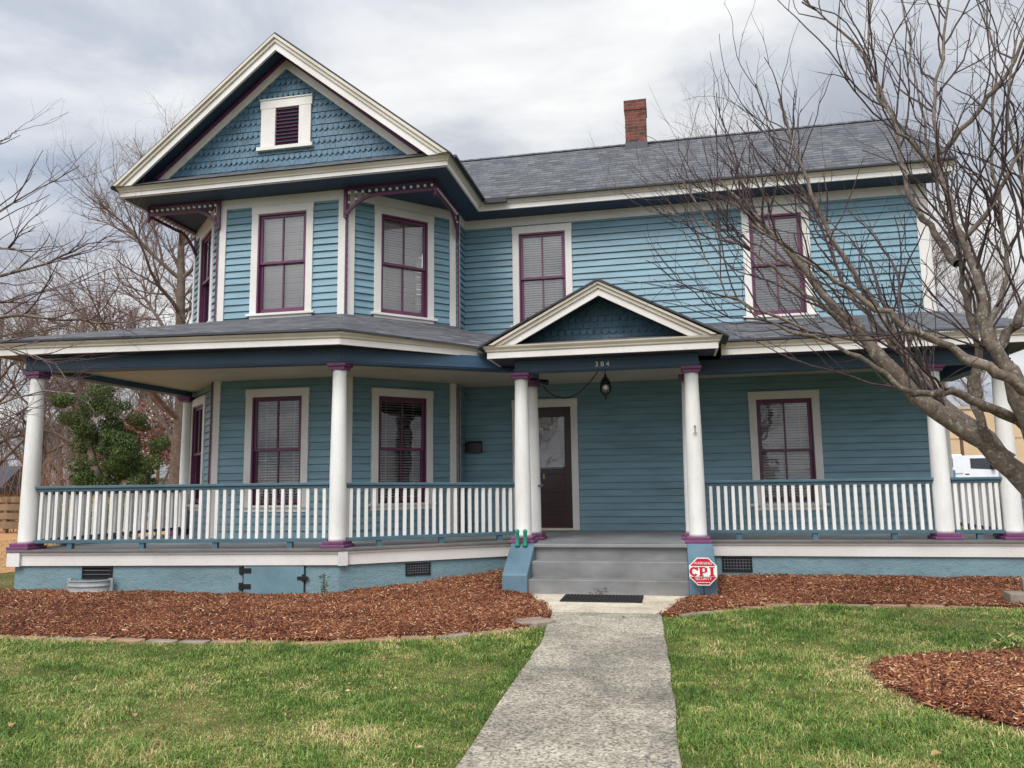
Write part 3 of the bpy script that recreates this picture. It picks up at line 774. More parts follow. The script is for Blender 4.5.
# eave boxes: soffit + cornice of the upper roofs
mb = MB()
mb.poly([(-6.70, .54, SOF), (-1.06, .54, SOF), (-1.06, 3.05, SOF), (-1.48, 3.05, SOF), (-1.48, 2.53, SOF), (-2.91, 1.1, SOF), (-5.15, 1.1, SOF), (-6.58, 2.53, SOF), (-6.58, 10, SOF), (-6.70, 10, SOF)])
mb.poly([(-1.06, 2.55, SOF + .002), (6.55, 2.55, SOF + .002), (6.55, 3.05, SOF + .002), (-1.06, 3.05, SOF + .002)])
mb.build('eave_soffit', SOFFIT, house)
GE = [(-6.67, 10.0), (-6.67, .56), (-1.06, .56), (-1.06, 2.55), (6.55, 2.55), (6.55, 2.95)]
cornice([GE], SOF, .155)
m = MB(); m.sweep([(-1.06, .62), (-1.06, 2.53)], [(.06, SOF + .15), (.12, SOF + .15), (.12, SOF + .19), (.06, SOF + .19)]); m.build('drip_edge', BLACKMETAL, house)
m = MB(); m.sweep([(-1.0, 2.55), (6.6, 2.55)], [(.05, SOF + .145), (.1, SOF + .145), (.1, SOF + .165), (.05, SOF + .165)])
m.box(-.95, -.55, 2.42, 2.48, SOF + .08, SOF + .15); m.build('gutter_strip', BLACKMETAL, house)
# right rake board
m = MB()
m.prism([(6.60, 2.55, 6.30), (6.60, 2.55, 6.47), (6.60, 5.55, 8.58), (6.60, 8.55, 6.47), (6.60, 8.55, 6.30), (6.60, 5.55, 8.40)], (-.04, 0, 0)); m.build('rake_board', CREAM, house)

# chimney
m = MB()
def uvbox(m, x0, x1, y0, y1, z0, z1):
    w = x1 - x0; d = y1 - y0; h = z1 - z0
    for pts, L in (([(x0, y0), (x1, y0)], w), ([(x1, y0), (x1, y1)], d), ([(x1, y1), (x0, y1)], w), ([(x0, y1), (x0, y0)], d)):
        (a_, b_), (c_, d_) = pts
        m.poly([(a_, b_, z0), (c_, d_, z0), (c_, d_, z1), (a_, b_, z1)], [(a_, z0), (a_ + L, z0), (a_ + L, z1), (a_, z1)])
    m.poly([(x0, y0, z1), (x1, y0, z1), (x1, y1, z1), (x0, y1, z1)], [(0, 0), (w, 0), (w, d), (0, d)])
    m.poly([(x0, y1, z0), (x1, y1, z0), (x1, y0, z0), (x0, y0, z0)], [(0, 0), (w, 0), (w, d), (0, d)])
uvbox(m, 1.41, 1.84, 5.12, 5.55, 8.2, 9.17); uvbox(m, 1.395, 1.855, 5.105, 5.565, 9.17, 9.38)
ch = m.build('chimney', BRICK, house)
m = MB(); m.box(1.40, 1.85, 5.10, 5.57, 8.1, 8.47); m.build('chimney_flashing', CONDUIT, ch)
m = MB(); m.box(1.52, 1.73, 5.23, 5.44, 9.375, 9.382); m.build('flue_opening', DARKROOM, ch)

# spandrel brackets
def spandrel(wallpt, outpt, name='spandrel_bracket'):
    fr = Fr(wallpt, outpt); L = fr.L; m = MB(); t = .018
    m.fbox(fr, 0, L, SOF - .035, SOF - .003, -t, t)
    pts = []
    for i in range(15):
        x = L * (i / 14); zz = SOF - .155 + .0 * x - .30 * max(0, 1 - x / (L * .36)) ** 2.0
        pts.append(fr(x + .02 * (1 - i / 14), zz, 0))
    for a_, b_ in zip(pts[:-1], pts[1:]): m.bar(a_, b_, .036, .045)
    m.fbox(fr, .0, .05, SOF - .50, SOF - .04, -t, t)
    n = 13
    for i in range(n):
        x = .09 + (L - .14) * i / (n - 1); zz = SOF - .155 - .30 * max(0, 1 - x / (L * .36)) ** 2.0
        m.bar(fr(x, zz, 0), fr(x, SOF - .03, 0), .012)
    o = m.build(name, PURPLE_SASH, house)
    m = MB()
    for i in range(n):
        x = .09 + (L - .14) * i / (n - 1); zz = SOF - .155 - .30 * max(0, 1 - x / (L * .36)) ** 2.0
        zc = SOF - .085; m.sphere(fr(x, zc, 0), .026, 8, 5)
        if i < 2: m.sphere(fr(x, (zz + zc) / 2 - .02, 0), .022, 8, 5)
    m.build('beads', SIGNWHITE, o)
    m = MB(); p = fr(L, 0, 0); m.lathe([(.026, SOF - .02), (.03, SOF - .17), (.018, SOF - .19), (.034, SOF - .22), (.02, SOF - .26), (.004, SOF - .28)], (p.x, p.y, 0), 10); m.build('pendant', PURPLE_SASH, o, 0, True)
spandrel((-2.93, 1.03), (-1.40, 1.03)); spandrel((-1.42, 2.45), (-1.42, 1.06)); spandrel((-5.13, 1.03), (-6.47, 1.03)); spandrel((-6.50, 2.45), (-6.50, 1.06))

# interior floors so the house is closed
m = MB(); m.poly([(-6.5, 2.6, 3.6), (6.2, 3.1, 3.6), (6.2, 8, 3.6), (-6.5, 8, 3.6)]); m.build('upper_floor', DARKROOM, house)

# house number
def text_mesh(txt, size, depth, name):
    cu = bpy.data.curves.new(name, 'FONT'); cu.body = txt; cu.size = size; cu.extrude = depth; cu.align_x = 'CENTER'; cu.align_y = 'CENTER'
    o = bpy.data.objects.new(name + '_curve', cu); col.objects.link(o)
    dg = bpy.context.evaluated_depsgraph_get(); dg.update()
    me = bpy.data.meshes.new_from_object(o.evaluated_get(dg)); bpy.data.objects.remove(o); bpy.data.curves.remove(cu)
    me.name = name; return me
me = text_mesh('3 8 4', .095, .008, 'house_number'); me.materials.append(SIGNWHITE)
hn = link_mesh('house_number', me, pbeam); hn.location = (1.205, .187, 3.135); hn.rotation_euler = (R(90), 0, 0)

# ------------------------------------------------------------------ things on the porch
def hp(name, u, v, z): return empty(name, W(u, v, z), -PHI)
t = hp('porch_lantern', 1.20, .72, 3.17); tag(t, 'black hanging lantern with clear glass under the portico ceiling', 'lantern')
m = MB(); m.tube([(0, 0, .09), (0, 0, -.10)], .006, 6); m.lathe([(.03, .078), (.03, .09)], (0, 0, 0), 10)
for k in range(10): a0 = 2 * math.pi * k / 10; a1 = 2 * math.pi * (k + 1) / 10; m.bar((math.cos(a0) * .022 - .022, 0, -.07 + math.sin(a0) * .022), (math.cos(a1) * .022 - .022, 0, -.07 + math.sin(a1) * .022), .005)
m.build('hook', BLACKMETAL, t)
m = MB(); m.lathe([(.01, -.10), (.02, -.13), (.05, -.17), (.075, -.215), (.078, -.225), (.06, -.228)], (0, 0, 0), 16); m.build('lamp_cap', BLACKMETAL, t)
m = MB(); m.lathe([(.07, -.228), (.084, -.28), (.078, -.34), (.05, -.375)], (0, 0, 0), 16); m.build('glass_shade', LAMPGLASS, t, 0, True)
m = MB(); m.sphere((0, 0, -.29), .03, 10, 6, 1.3); m.build('bulb', BULB, t)
m = MB(); m.lathe([(.052, -.37), (.05, -.385), (.02, -.40), (.014, -.43), (.02, -.44), (.003, -.46)], (0, 0, 0), 12); m.build('finial', BLACKMETAL, t)

m = MB(); p0 = W(.27, .95, 2.97); p1 = W(1.15, .74, 3.20); pts = []
for i in range(17):
    q = i / 16; p = p0.lerp(p1, q); p.z -= .30 * 4 * q * (1 - q) * (1.0 - .25 * (q - .5)); pts.append(p)
m.tube(pts, .009, 6); tag(m.build('hanging_cable', BLACKMETAL), 'black cable drooping from column top to the hanging lantern', 'cable')
t = hp('floodlight', .30, .86, 3.0); tag(t, 'small black spotlight clamped beside the left portico column top', 'floodlight')
m = MB(); m.tube([(-.06, 0, .03), (.06, -.02, 0)], [.03, .045], 10); m.build('lamp_head', BLACKMETAL, t)
m = MB(); m.bar((-.03, .02, .02), (-.08, .1, .06), .016); m.build('mounting_arm', BLACKMETAL, t)

t = hp('mailbox', -1.30, 3.0, 2.10); tag(t, 'dark maroon wall mailbox on the shaded porch wall left of the door', 'mailbox')
m = MB(); m.prism([(-.14, -.08, 0), (-.14, .03, 0), (-.14, .03, .2), (-.14, -.06, .17)], (.28, 0, 0)); m.build('box', DARKWOOD, t, .006)
m = MB(); m.hexa([(-.145, -.085, .165), (.145, -.085, .165), (.145, .03, .2), (-.145, .03, .2), (-.145, -.085, .172), (.145, -.085, .172), (.145, .03, .207), (-.145, .03, .207)]); m.build('lid', BLACKMETAL, t)
t = hp('door_bell', -.55, 2.99, 1.98); tag(t, 'tiny black doorbell on the left door casing', 'doorbell')
m = MB(); m.box(-.018, .018, -.02, .02, -.05, .05); m.build('bell_plate', BLACKMETAL, t, .004)
m = MB(); m.lathe([(.008, -.004), (.008, .004)], (0, -.022, 0), 8); m.build('button', SIGNWHITE, t)
# wreath hook on right portico column
t = hp('wall_hook', 2.385, .206, 2.20); tag(t, 'small dark metal hook screwed to the right portico column', 'hook')
m = MB(); m.lathe([(.02, -.006), (.02, .0)], (0, 0, .09), 8); m.bar((0, -.005, .1), (0, -.005, -.02), .012); m.bar((0, -.005, .03), (.0, -.05, .04), .012); m.bar((-.04, -.01, -.03), (.04, -.01, -.03), .01); m.build('hook_body', paint('grey_hook', (110, 108, 104), .5, .2, 6), t); t.scale = (.7, 1, .8)
# column bracket on C3b
t = hp('column_knob', .235, .90, 1.52); tag(t, 'round grey knob fixed to the inner left portico column', 'knob')
m = MB(); m.sphere((0, -.02, 0), .03, 10, 6); m.build('knob_head', CONDUIT, t); m = MB(); m.tube([(-.06, .02, 0), (0, -.02, 0)], .012, 8); m.build('knob_stem', CONDUIT, t)
# green stakes on cheek wall
for k, (u, lab) in enumerate(((-.005 + .045, 'green rounded plastic post on the left step wall, nearer the railing'), (.115 + .03, 'green rounded plastic post on the left step wall, nearer the steps'))):
    o = MB(); o.lathe([(.033, 0), (.032, .02), (.026, .03), (.026, .17), (.031, .19), (.026, .21), (.004, .225)], (0, 0, 0), 14)
    ob = o.build('garden_post', GREEN_PLASTIC, None, 0, True); ob.location = W(u, .02, .735); tag(ob, lab, 'garden post', 'green posts on the step wall')

# door mat
t = hp('door_mat', 1.22, -.80, .199); tag(t, 'black rubber mat on pale concrete at the foot of the steps', 'door mat')
m = MB(); m.box(-.48, .46, -.26, .26, 0, .012); m.build('mat_base', RUBBER, t, .004)
m = MB(); rr = random.Random(1)
for i in range(22):
    x = -.44 + .88 * i / 21
    m.box(x - .008, x + .008, -.23, .23, .012, .02)
m.build('mat_ribs', RUBBER, t)

# window well in front of left vent
t = empty('vent_well', fFL(1.16, 0, 0) + Vector((0, 0, 0)), 0); 
loc = W(fFL(1.18, 0, 0).x, fFL(1.18, 0, 0).y, .16); t.location = loc; t.rotation_euler = (0, 0, -PHI + math.atan2(fFL.d.y, fFL.d.x)); tag(t, 'grey plastic vent well standing in the mulch under the left foundation vent', 'vent well')
m = MB(); n = 16
def wellring(r, z): return [(.27 * r * math.cos(math.pi + math.pi * i / n), -.03 + .17 * r * math.sin(math.pi + math.pi * i / n), z) for i in range(n + 1)]
rings = [wellring(1.0, .0), wellring(1.0, .05), wellring(1.05, .075), wellring(1.0, .10), wellring(.98, .13), wellring(1.05, .155), wellring(1.0, .18), wellring(.99, .205), wellring(1.06, .215), wellring(1.05, .23), wellring(.93, .23), wellring(.93, .0)]
for a_, b_ in zip(rings[:-1], rings[1:]):
    for i in range(n): m.poly([a_[i], a_[i + 1], b_[i + 1], b_[i]])
m.build('well_wall', GALV, t, 0, True)
m = MB(); m.box(-.32, -.26, -.03, .0, 0, .24); m.box(.26, .32, -.03, .0, 0, .24); m.build('well_flange', GALV, t)

# CPI sign
t = hp('security_sign', 2.38, -.62, GZ + .05); tag(t, 'red octagonal security yard sign with white lettering before right step wall', 'sign')
m = MB(); m.bar((0, 0, -.05), (0, 0, .28), .02, .012); m.build('sign_stake', BLACKMETAL, t)
zc = .275; ro = .172
def octa(r): return [(r * math.cos(math.pi / 8 + k * math.pi / 4), r * math.sin(math.pi / 8 + k * math.pi / 4)) for k in range(8)]
def octprism(r, y0, y1, name, mat):
    m = MB(); m.prism([(x, y0, zc + z) for x, z in octa(r)], (0, y1 - y0, 0)); return m.build(name, mat, t)
octprism(ro, -.014, -.008, 'sign_panel', SIGNWHITE); octprism(ro * .93, -.017, -.014, 'sign_face', SIGNRED)
m = MB(); m.box(-.158, .158, -.0195, -.017, zc - .058, zc + .062); m.build('sign_band', SIGNWHITE, t)
def sign_text(s, size, z, mat, sx=1, bold=0):
    me = text_mesh(s, size, .001, 'sign_lettering'); me.materials.append(mat)
    if bold:
        pass
    o = link_mesh('sign_lettering', me, t); o.location = (0, -.021, zc + z); o.rotation_euler = (R(90), 0, 0); o.scale = (sx, 1, 1); return o
def serif_cpi():
    y0, y1 = -.0215, -.0195; k = 1.14
    def letter(boxes, arcs=()):
        m = MB()
        for n_, (x0, x1, z0, z1) in enumerate(boxes): e = n_ * .0002; m.box(x0 * k, x1 * k, y0 - e, y1, zc + z0 * k, zc + z1 * k)
        for q in arcs: m.prism([(x * k, y0, zc + z * k) for x, z in q], (0, y1 - y0, 0))
        m.build('sign_letter', SIGNRED, t)
    h = .047; ox = -.092; arcs = []
    for i in range(14):
        a0 = R(42 + 276 * i / 14); a1 = R(42 + 276 * (i + 1) / 14)
        P = lambda a, r, rx: (ox + math.cos(a) * rx, math.sin(a) * r)
        arcs.append([P(a0, h, .046), P(a1, h, .046), P(a1, h - .019, .018), P(a0, h - .019, .018)])
    letter([(ox + .024, ox + .042, .010, .046)], arcs)
    x = -.040; letter([(x - .002, x + .042, -.047, -.035), (x + .006, x + .034, -.036, .036), (x - .002, x + .062, .034, .047), (x + .033, x + .062, -.014, -.002), (x + .056, x + .080, -.006, .040)])
    x = .060; letter([(x, x + .054, -.047, -.035), (x, x + .054, .035, .047), (x + .012, x + .042, -.036, .036)])
serif_cpi()
sign_text('WARNING', .046, .094, SIGNWHITE, .92); sign_text('SECURITY', .042, -.083, SIGNWHITE, 1.0)
m = MB()
for i in range(9): m.box(-.075 + i * .017, -.064 + i * .017, -.0195, -.0185, zc - .128, zc - .119)
m.build('sign_small_print', SIGNWHITE, t)

# ------------------------------------------------------------------ GROUND
def sheet(name, pts, z, mat, kind='structure'):
    m = MB(); m.poly([(p[0], p[1], z) for p in pts]); o = m.build(name, mat); tag(o, kind=kind); return o
g = MB(); g.poly([(-260, -120, GZ), (260, -120, GZ), (260, 420, GZ), (-260, 420, GZ)]); tag(g.build('ground', GROUND), kind='structure')

def Wl(u, v): p = W(u, v); return (p.x, p.y)
# walkway slabs
walkL = [(1.02, -14), (.975, -6.2), (.90, -3.4), (.82, -2.35), (.76, -1.75)]; walkR = [(2.12, -14), (2.05, -6.1), (1.97, -3.4), (1.91, -2.0), (1.90, -1.75)]
walk_poly = walkL + walkR[::-1]
def slab(name, uvp, z0, z1, mat):
    m = MB(); m.prism([(*Wl(*p), z0) for p in uvp], (0, 0, z1 - z0)); o = m.build(name, mat, None, .008); tag(o, kind='structure'); return o
jag = random.Random(9)
def jagged(line, amp=.009, step=.3):
    out = []
    for a_, b_ in zip(line[:-1], line[1:]):
        n = max(1, int(math.hypot(b_[0] - a_[0], b_[1] - a_[1]) / step))
        for i in range(n): t_ = i / n; out.append((a_[0] + (b_[0] - a_[0]) * t_ + jag.uniform(-amp, amp), a_[1] + (b_[1] - a_[1]) * t_))
    out.append(line[-1]); return out
WL = jagged(walkL); WR = jagged(walkR)
slab('walkway', WL + WR[::-1], .10, .198, WALKMAT)
pad = [(.76, -1.745), (1.90, -1.745), (2.02, -1.25), (2.215, -.72), (2.215, -.40), (.265, -.40), (.36, -.72), (.62, -1.25)]
slab('step_landing', pad, .10, .197, PADMAT)

bedL = [(-9.5, -3.2), (-6.5, -3.5), (-4.22, -3.68), (-3.45, -3.66), (-2.64, -3.66), (-1.94, -3.64), (-1.22, -3.54), (-.56, -3.34), (-.05, -3.14), (.43, -2.80), (.62, -2.60), (.78, -2.25), (.74, -1.75), (.60, -1.25), (.34, -.72), (.25, -.45), (-.05, -.45), (-.05, .6), (-2.1, -.7), (-6.55, -1.14), (-6.9, -1.1), (-9.5, -1.0)]
bedR = [(2.20, -.45), (2.04, -1.25), (1.92, -1.72), (1.93, -1.88), (2.3, -1.55), (2.96, -1.03), (3.73, -.80), (4.44, -.84), (5.44, -.80), (5.9, -.74), (7.2, -.6), (8.6, -.4), (8.6, .8), (2.53, .80), (2.53, -.45)]
patch_w = []
pc = Vector((3.95, 5.28)); 
for a_, r_ in ((0, 1.5), (25, 1.45), (50, 1.2), (75, 1.0), (100, .95), (125, 1.12), (150, 1.42), (165, 1.46), (180, 1.48), (195, 1.5), (212, 1.46), (230, 1.38), (255, 1.25), (280, 1.1), (310, 1.2), (335, 1.4)):
    patch_w.append((pc.x + r_ * math.cos(R(a_)), pc.y + r_ * math.sin(R(a_)) ))

def inside(P, poly):
    x, y = P[:, 0], P[:, 1]; n = len(poly); res = np.zeros(len(P), bool); j = n - 1
    for i in range(n):
        xi, yi = poly[i]; xj, yj = poly[j]
        c = ((yi > y) != (yj > y)) & (x < (xj - xi) * (y - yi) / ((yj - yi) + 1e-12) + xi)
        res ^= c; j = i
    return res
def edgedist(P, poly, closed=True):
    d = np.full(len(P), 1e9); n = len(poly)
    for i in range(n if closed else n - 1):
        a_ = np.array(poly[i]); b_ = np.array(poly[(i + 1) % n]); ab = b_ - a_
        t_ = np.clip(((P - a_) @ ab) / (ab @ ab + 1e-12), 0, 1); q = a_ + t_[:, None] * ab
        d = np.minimum(d, np.hypot(*(P - q).T))
    return d
def vnoise(P, s, seed):
    r = np.random.default_rng(seed); g_ = r.random((64, 64)); Q = P * s
    i = np.floor(Q).astype(int); f = Q - i; f = f * f * (3 - 2 * f)
    a_ = g_[i[:, 0] % 64, i[:, 1] % 64]; b_ = g_[(i[:, 0] + 1) % 64, i[:, 1] % 64]; c_ = g_[i[:, 0] % 64, (i[:, 1] + 1) % 64]; d_ = g_[(i[:, 0] + 1) % 64, (i[:, 1] + 1) % 64]
    return (a_ * (1 - f[:, 0]) + b_ * f[:, 0]) * (1 - f[:, 1]) + (c_ * (1 - f[:, 0]) + d_ * f[:, 0]) * f[:, 1]

bedLw = [Wl(*p) for p in bedL]; bedRw = [Wl(*p) for p in bedR]
def bed_height(P, poly, back):
    """back: polyline along the house where the mulch is heaped"""
    d = edgedist(P, poly); h = .012 + .034 * np.clip(d / .35, 0, 1) ** .7
    if back is not None:
        db = edgedist(P, back[0], False); uu = (P[:, 0] - HO.x) * U3.x + (P[:, 1] - HO.y) * U3.y
        hb = np.interp(uu, back[1], back[2]); wgt = np.clip(1 - db / 1.1, 0, 1)
        h = h * (1 - wgt) + hb * wgt
    return GZ + h + .022 * (vnoise(P, 3.1, 4) - .5) + .014 * (vnoise(P, 9, 5) - .5)
backL = ([Wl(-6.6, -1.14), Wl(-2.1, -.7), Wl(-.05, .6)], [-6.6, -5, -3.6, -2.4, -1.2, -.1], [.07, .05, .008, .012, .10, .23]); backR = ([Wl(2.53, .8), Wl(8.6, .8)], [2.5, 3.0, 8.6], [.12, .125, .125])

def bed(name, poly, back):
    p = np.array(poly); x0, y0 = p.min(0); x1, y1 = p.max(0); s = .06
    nx = int((x1 - x0) / s) + 2; ny = int((y1 - y0) / s) + 2
    gx, gy = np.meshgrid(x0 + np.arange(nx) * s, y0 + np.arange(ny) * s, indexing='ij'); P = np.stack([gx.ravel(), gy.ravel()], 1)
    ins = inside(P, poly); h = bed_height(P, poly, back); h = np.where(ins, h, GZ - .02)
    near = ins | (edgedist(P, poly) < s * 1.5)
    idx = np.arange(nx * ny).reshape(nx, ny); f = []
    keep = near.reshape(nx, ny)
    for i in range(nx - 1):
        for j in range(ny - 1):
            if keep[i, j] and keep[i + 1, j] and keep[i, j + 1] and keep[i + 1, j + 1]: f.append((idx[i, j], idx[i + 1, j], idx[i + 1, j + 1], idx[i, j + 1]))
    me = bpy.data.meshes.new(name); me.from_pydata(np.column_stack([P, h]).tolist(), [], f); me.materials.append(MULCHBASE)
    for q in me.polygons: q.use_smooth = True
    o = link_mesh(name, me); tag(o, kind='structure'); return o
bed('mulch_bed', bedLw, backL); bed('mulch_bed', bedRw, backR); bed('mulch_ring', patch_w, None)

def soup(name, V, Fc, rnd, mat, kind='stuff', parent=None):
    """numpy mesh: V (n,3), Fc (m,k) faces, rnd per face"""
    me = bpy.data.meshes.new(name); m_, k = Fc.shape
    me.vertices.add(len(V)); me.vertices.foreach_set('co', V.astype(np.float32).ravel())
    me.loops.add(m_ * k); me.loops.foreach_set('vertex_index', Fc.astype(np.int32).ravel())
    me.polygons.add(m_); me.polygons.foreach_set('loop_start', np.arange(0, m_ * k, k, dtype=np.int32)); 
    at_ = me.attributes.new('rnd', 'FLOAT', 'FACE'); at_.data.foreach_set('value', rnd.astype(np.float32))
    me.materials.append(mat); me.update(calc_edges=True); me.validate()
    o = link_mesh(name, me, parent)
    if kind: o['kind'] = kind
    return o

def chips(poly, back, dens, name, scale=1.0):
    p = np.array(poly); x0, y0 = p.min(0); x1, y1 = p.max(0); n = int((x1 - x0) * (y1 - y0) * dens)
    P = rng.uniform((x0, y0), (x1, y1), (n, 2)); jit = rng.normal(0, .035, (n, 2))
    ok = inside(P, poly) & (P[:, 0] > -9) & (P[:, 1] > 3.2); P = P[ok]; n = len(P)
    z = bed_height(P, poly, back) + rng.uniform(.0, .016, n)
    P = P + rng.normal(0, .03, P.shape)
    a_ = rng.uniform(0, 2 * np.pi, n); L = rng.gamma(3, .0115, n) * scale + .010; w = rng.uniform(.005, .015, n) * scale; th = w * .4
    el = rng.normal(0, .35, n); tw = rng.normal(0, .5, n)
    d = np.stack([np.cos(a_) * np.cos(el), np.sin(a_) * np.cos(el), np.sin(el)], 1); s = np.stack([-np.sin(a_), np.cos(a_), tw * .6], 1)
    s /= np.linalg.norm(s, axis=1)[:, None]; u_ = np.cross(d, s); c = np.column_stack([P, z])
    V = []
    for sl, sw, su in ((-1, -1, -1), (-1, 1, -1), (1, .7, -1), (1, -.7, -1), (-1, -1, 1), (-1, 1, 1), (1, .6, 1), (1, -.6, 1)):
        V.append(c + d * (sl * L / 2)[:, None] + s * (sw * w / 2)[:, None] + u_ * (su * th / 2)[:, None])
    V = np.stack(V, 1).reshape(-1, 3); b_ = np.arange(n)[:, None] * 8
    F_ = np.concatenate([b_ + np.array(q) for q in ((4, 5, 6, 7), (0, 1, 5, 4), (1, 2, 6, 5), (2, 3, 7, 6), (3, 0, 4, 7))], 0)
    r = np.clip(rng.beta(2.0, 3.0, n) + .18 * (vnoise(P, 2.2, 8) - .5), 0, 1); r = np.where(rng.random(n) < .05, rng.uniform(.8, 1, n), r)
    return soup(name, V, F_, np.tile(r, 5), MULCHCHIP)
chips(bedLw, backL, 4600, 'mulch_chips', .8); chips(bedRw, backR, 4600, 'mulch_chips', .8); chips(patch_w, None, 6000, 'mulch_chips', 1.0)

# grass blades
walk_w = [Wl(*p) for p in WL + WR[::-1]]; pad_w = [Wl(*p) for p in pad]
found_w = [Wl(*p) for p in [(-6.7, 12), (-6.7, -1.25), (-2.1, -.8), (0, .6), (6.6, .7), (6.6, 12)]]
def grass():
    n = 760000
    Y = 3.0 + 6.8 * rng.random(n) ** 1.25; X = (rng.random(n) * 2 - 1) * (Y * .74 + .5); P = np.stack([X, Y], 1)
    far = rng.uniform((-14, 9), (-5, 22), (26000, 2)); far2 = rng.uniform((6.0, 8), (20, 26), (26000, 2)); P = np.concatenate([P, far, far2])
    bad = np.zeros(len(P), bool)
    for q in (walk_w, pad_w, bedLw, bedRw, patch_w): bad |= inside(P + rng.normal(0, .022, P.shape), q)
    bad |= inside(P, found_w)
    P = P[~bad]; n = len(P)
    dry = vnoise(P, 1.1, 21) * .14 + vnoise(P, 3.6, 22) * .34 + vnoise(P, 9, 23) * .36 + vnoise(P, 21, 24) * .24
    dedge = np.minimum(np.minimum(edgedist(P, bedLw), edgedist(P, bedRw)), edgedist(P, patch_w))
    dry += .36 * np.exp(-(dedge / .17) ** 2)
    dw = edgedist(P, walk_w); dry -= .16 * np.exp(-(dw / .15) ** 2)
    keep = rng.random(n) > np.clip(.75 * np.exp(-(dedge / .09) ** 2), 0, .9)
    tall = vnoise(P, 3.5, 31)
    P = P[keep]; dry = dry[keep]; tall = tall[keep]; n = len(P); 
    h = rng.gamma(4, .0058, n) * (.3 + 1.2 * tall * (.5 + vnoise(P, 11, 35))) * np.where(P[:, 1] > 9.5, 1.8, 1); h = np.clip(h, .008, .06); w = rng.uniform(.0018, .0040, n) * (1 + P[:, 1] / 11)
    a_ = rng.uniform(0, 2 * np.pi, n); lean = rng.gamma(2.4, .42, n)
    s = np.stack([np.cos(a_), np.sin(a_), np.zeros(n)], 1); b2 = a_ + rng.normal(np.pi / 2, .6, n); l = np.stack([np.cos(b2), np.sin(b2), np.zeros(n)], 1)
    base = np.column_stack([P, np.full(n, GZ - .003)]); up = np.array([0, 0, 1.])
    mid = base + up * (h * .6)[:, None] + l * (h * .35 * lean)[:, None]; tip = base + up * (h * np.clip(1 - .3 * lean, .15, 1))[:, None] + l * (h * lean)[:, None]
    V = np.stack([base - s * w[:, None] / 2, base + s * w[:, None] / 2, mid + s * w[:, None] * .4, mid - s * w[:, None] * .4, tip], 1).reshape(-1, 3)
    i = np.arange(n)[:, None] * 5
    r = np.clip((dry - .445) * 1.35 + .215 + rng.normal(0, .22, n), 0, 1)
    quad = np.concatenate([i + np.array([0, 1, 2, 3])], 0); tri = i + np.array([3, 2, 4, 4])
    # tip as second quad degenerate avoided: use triangles only
    T = np.concatenate([i + np.array([0, 1, 2]), i + np.array([0, 2, 3]), i + np.array([3, 2, 4])], 0)
    o = soup('lawn_grass', V, T, np.tile(r, 3), GRASSBLADE); o['label'] = 'short patchy winter lawn'
grass()

# other ground patches
sheet('pine_straw_ground', [(-40, 12.2), (-9.2, 12.2), (-7.7, 14.5), (-9.5, 34), (-60, 34)], GZ + .006, STRAW)
tag(sheet('parking_lot', [(9.5, 30), (60, 30), (60, 70), (9.5, 70)], GZ + .008, ASPHALT))
m = MB(); m.prism([(9.5, 34, GZ), (60, 34, GZ), (60, 60, GZ), (9.5, 60, GZ)], (0, 0, .34)); tag(m.build('raised_lot', ASPHALT), kind='structure')

# ------------------------------------------------------------------ edging stones
def edging(line, mats, label_fn, group, rr):
    pts = [Vector(Wl(*p)) for p in line]; seg = 0; k = 0
    tot = [0]
    for a_, b_ in zip(pts[:-1], pts[1:]): tot.append(tot[-1] + (b_ - a_).length)
    def pos(s):
        for i in range(len(pts) - 1):
            if s <= tot[i + 1]: q = (s - tot[i]) / (tot[i + 1] - tot[i]); return pts[i].lerp(pts[i + 1], q), (pts[i + 1] - pts[i]).normalized()
        return pts[-1], (pts[-1] - pts[-2]).normalized()
    s = .1
    while s < tot[-1] - .1:
        L = rr.uniform(.26, .46); p, d = pos(s + L / 2); wd = rr.uniform(.10, .15); h = rr.uniform(.008, .026)
        m = MB(); n = 10; ring = []
        for i in range(n):
            a_ = 2 * math.pi * i / n; c_ = math.copysign(abs(math.cos(a_)) ** .45, math.cos(a_)); s_ = math.copysign(abs(math.sin(a_)) ** .45, math.sin(a_))
            ring.append((c_ * L * .5 * rr.uniform(.9, 1.0), s_ * wd * .5 * rr.uniform(.85, 1.05)))
        m.prism([(x, y, -.03) for x, y in ring], (0, 0, .03 + h)); gm = rr.random() < .22
        o = m.build('edging_stone', STONE_GREY if gm else STONE_TAN, None, .008)
        o.location = (p.x, p.y, GZ); o.rotation_euler = (rr.uniform(-.05, .05), rr.uniform(-.04, .04), math.atan2(d.y, d.x) + rr.uniform(-.05, .05))
        tag(o, label_fn(gm), 'edging stone', group(gm)); s += L + .012
rr = random.Random(12)
edging([(-7.0, -3.52), (-6.5, -3.55), (-4.22, -3.73), (-2.64, -3.71), (-1.94, -3.69), (-1.22, -3.59), (-.56, -3.39), (-.05, -3.19), (.43, -2.85), (.60, -2.68)], None,
       lambda g_: 'flat grey edging stone between the left mulch bed and the lawn' if g_ else 'flat tan edging stone between the left mulch bed and the lawn',
       lambda g_: ('grey' if g_ else 'tan') + ' stones edging the left mulch bed', rr)
edging([(2.0, -1.86), (2.3, -1.60), (2.96, -1.08), (3.73, -.85), (4.44, -.89), (5.2, -.86)], None,
       lambda g_: 'flat grey edging stone between the right mulch bed and the lawn' if g_ else 'flat tan edging stone between the right mulch bed and the lawn',
       lambda g_: ('grey' if g_ else 'tan') + ' stones edging the right mulch bed', rr)
m = MB(); m.prism([(math.cos(a_) * .24 * q, math.sin(a_) * .15 * q, -.02) for a_, q in zip([2 * math.pi * i / 9 for i in range(9)], (1, .9, 1.05, .95, 1, .85, 1, 1.05, .92))], (0, 0, .065))
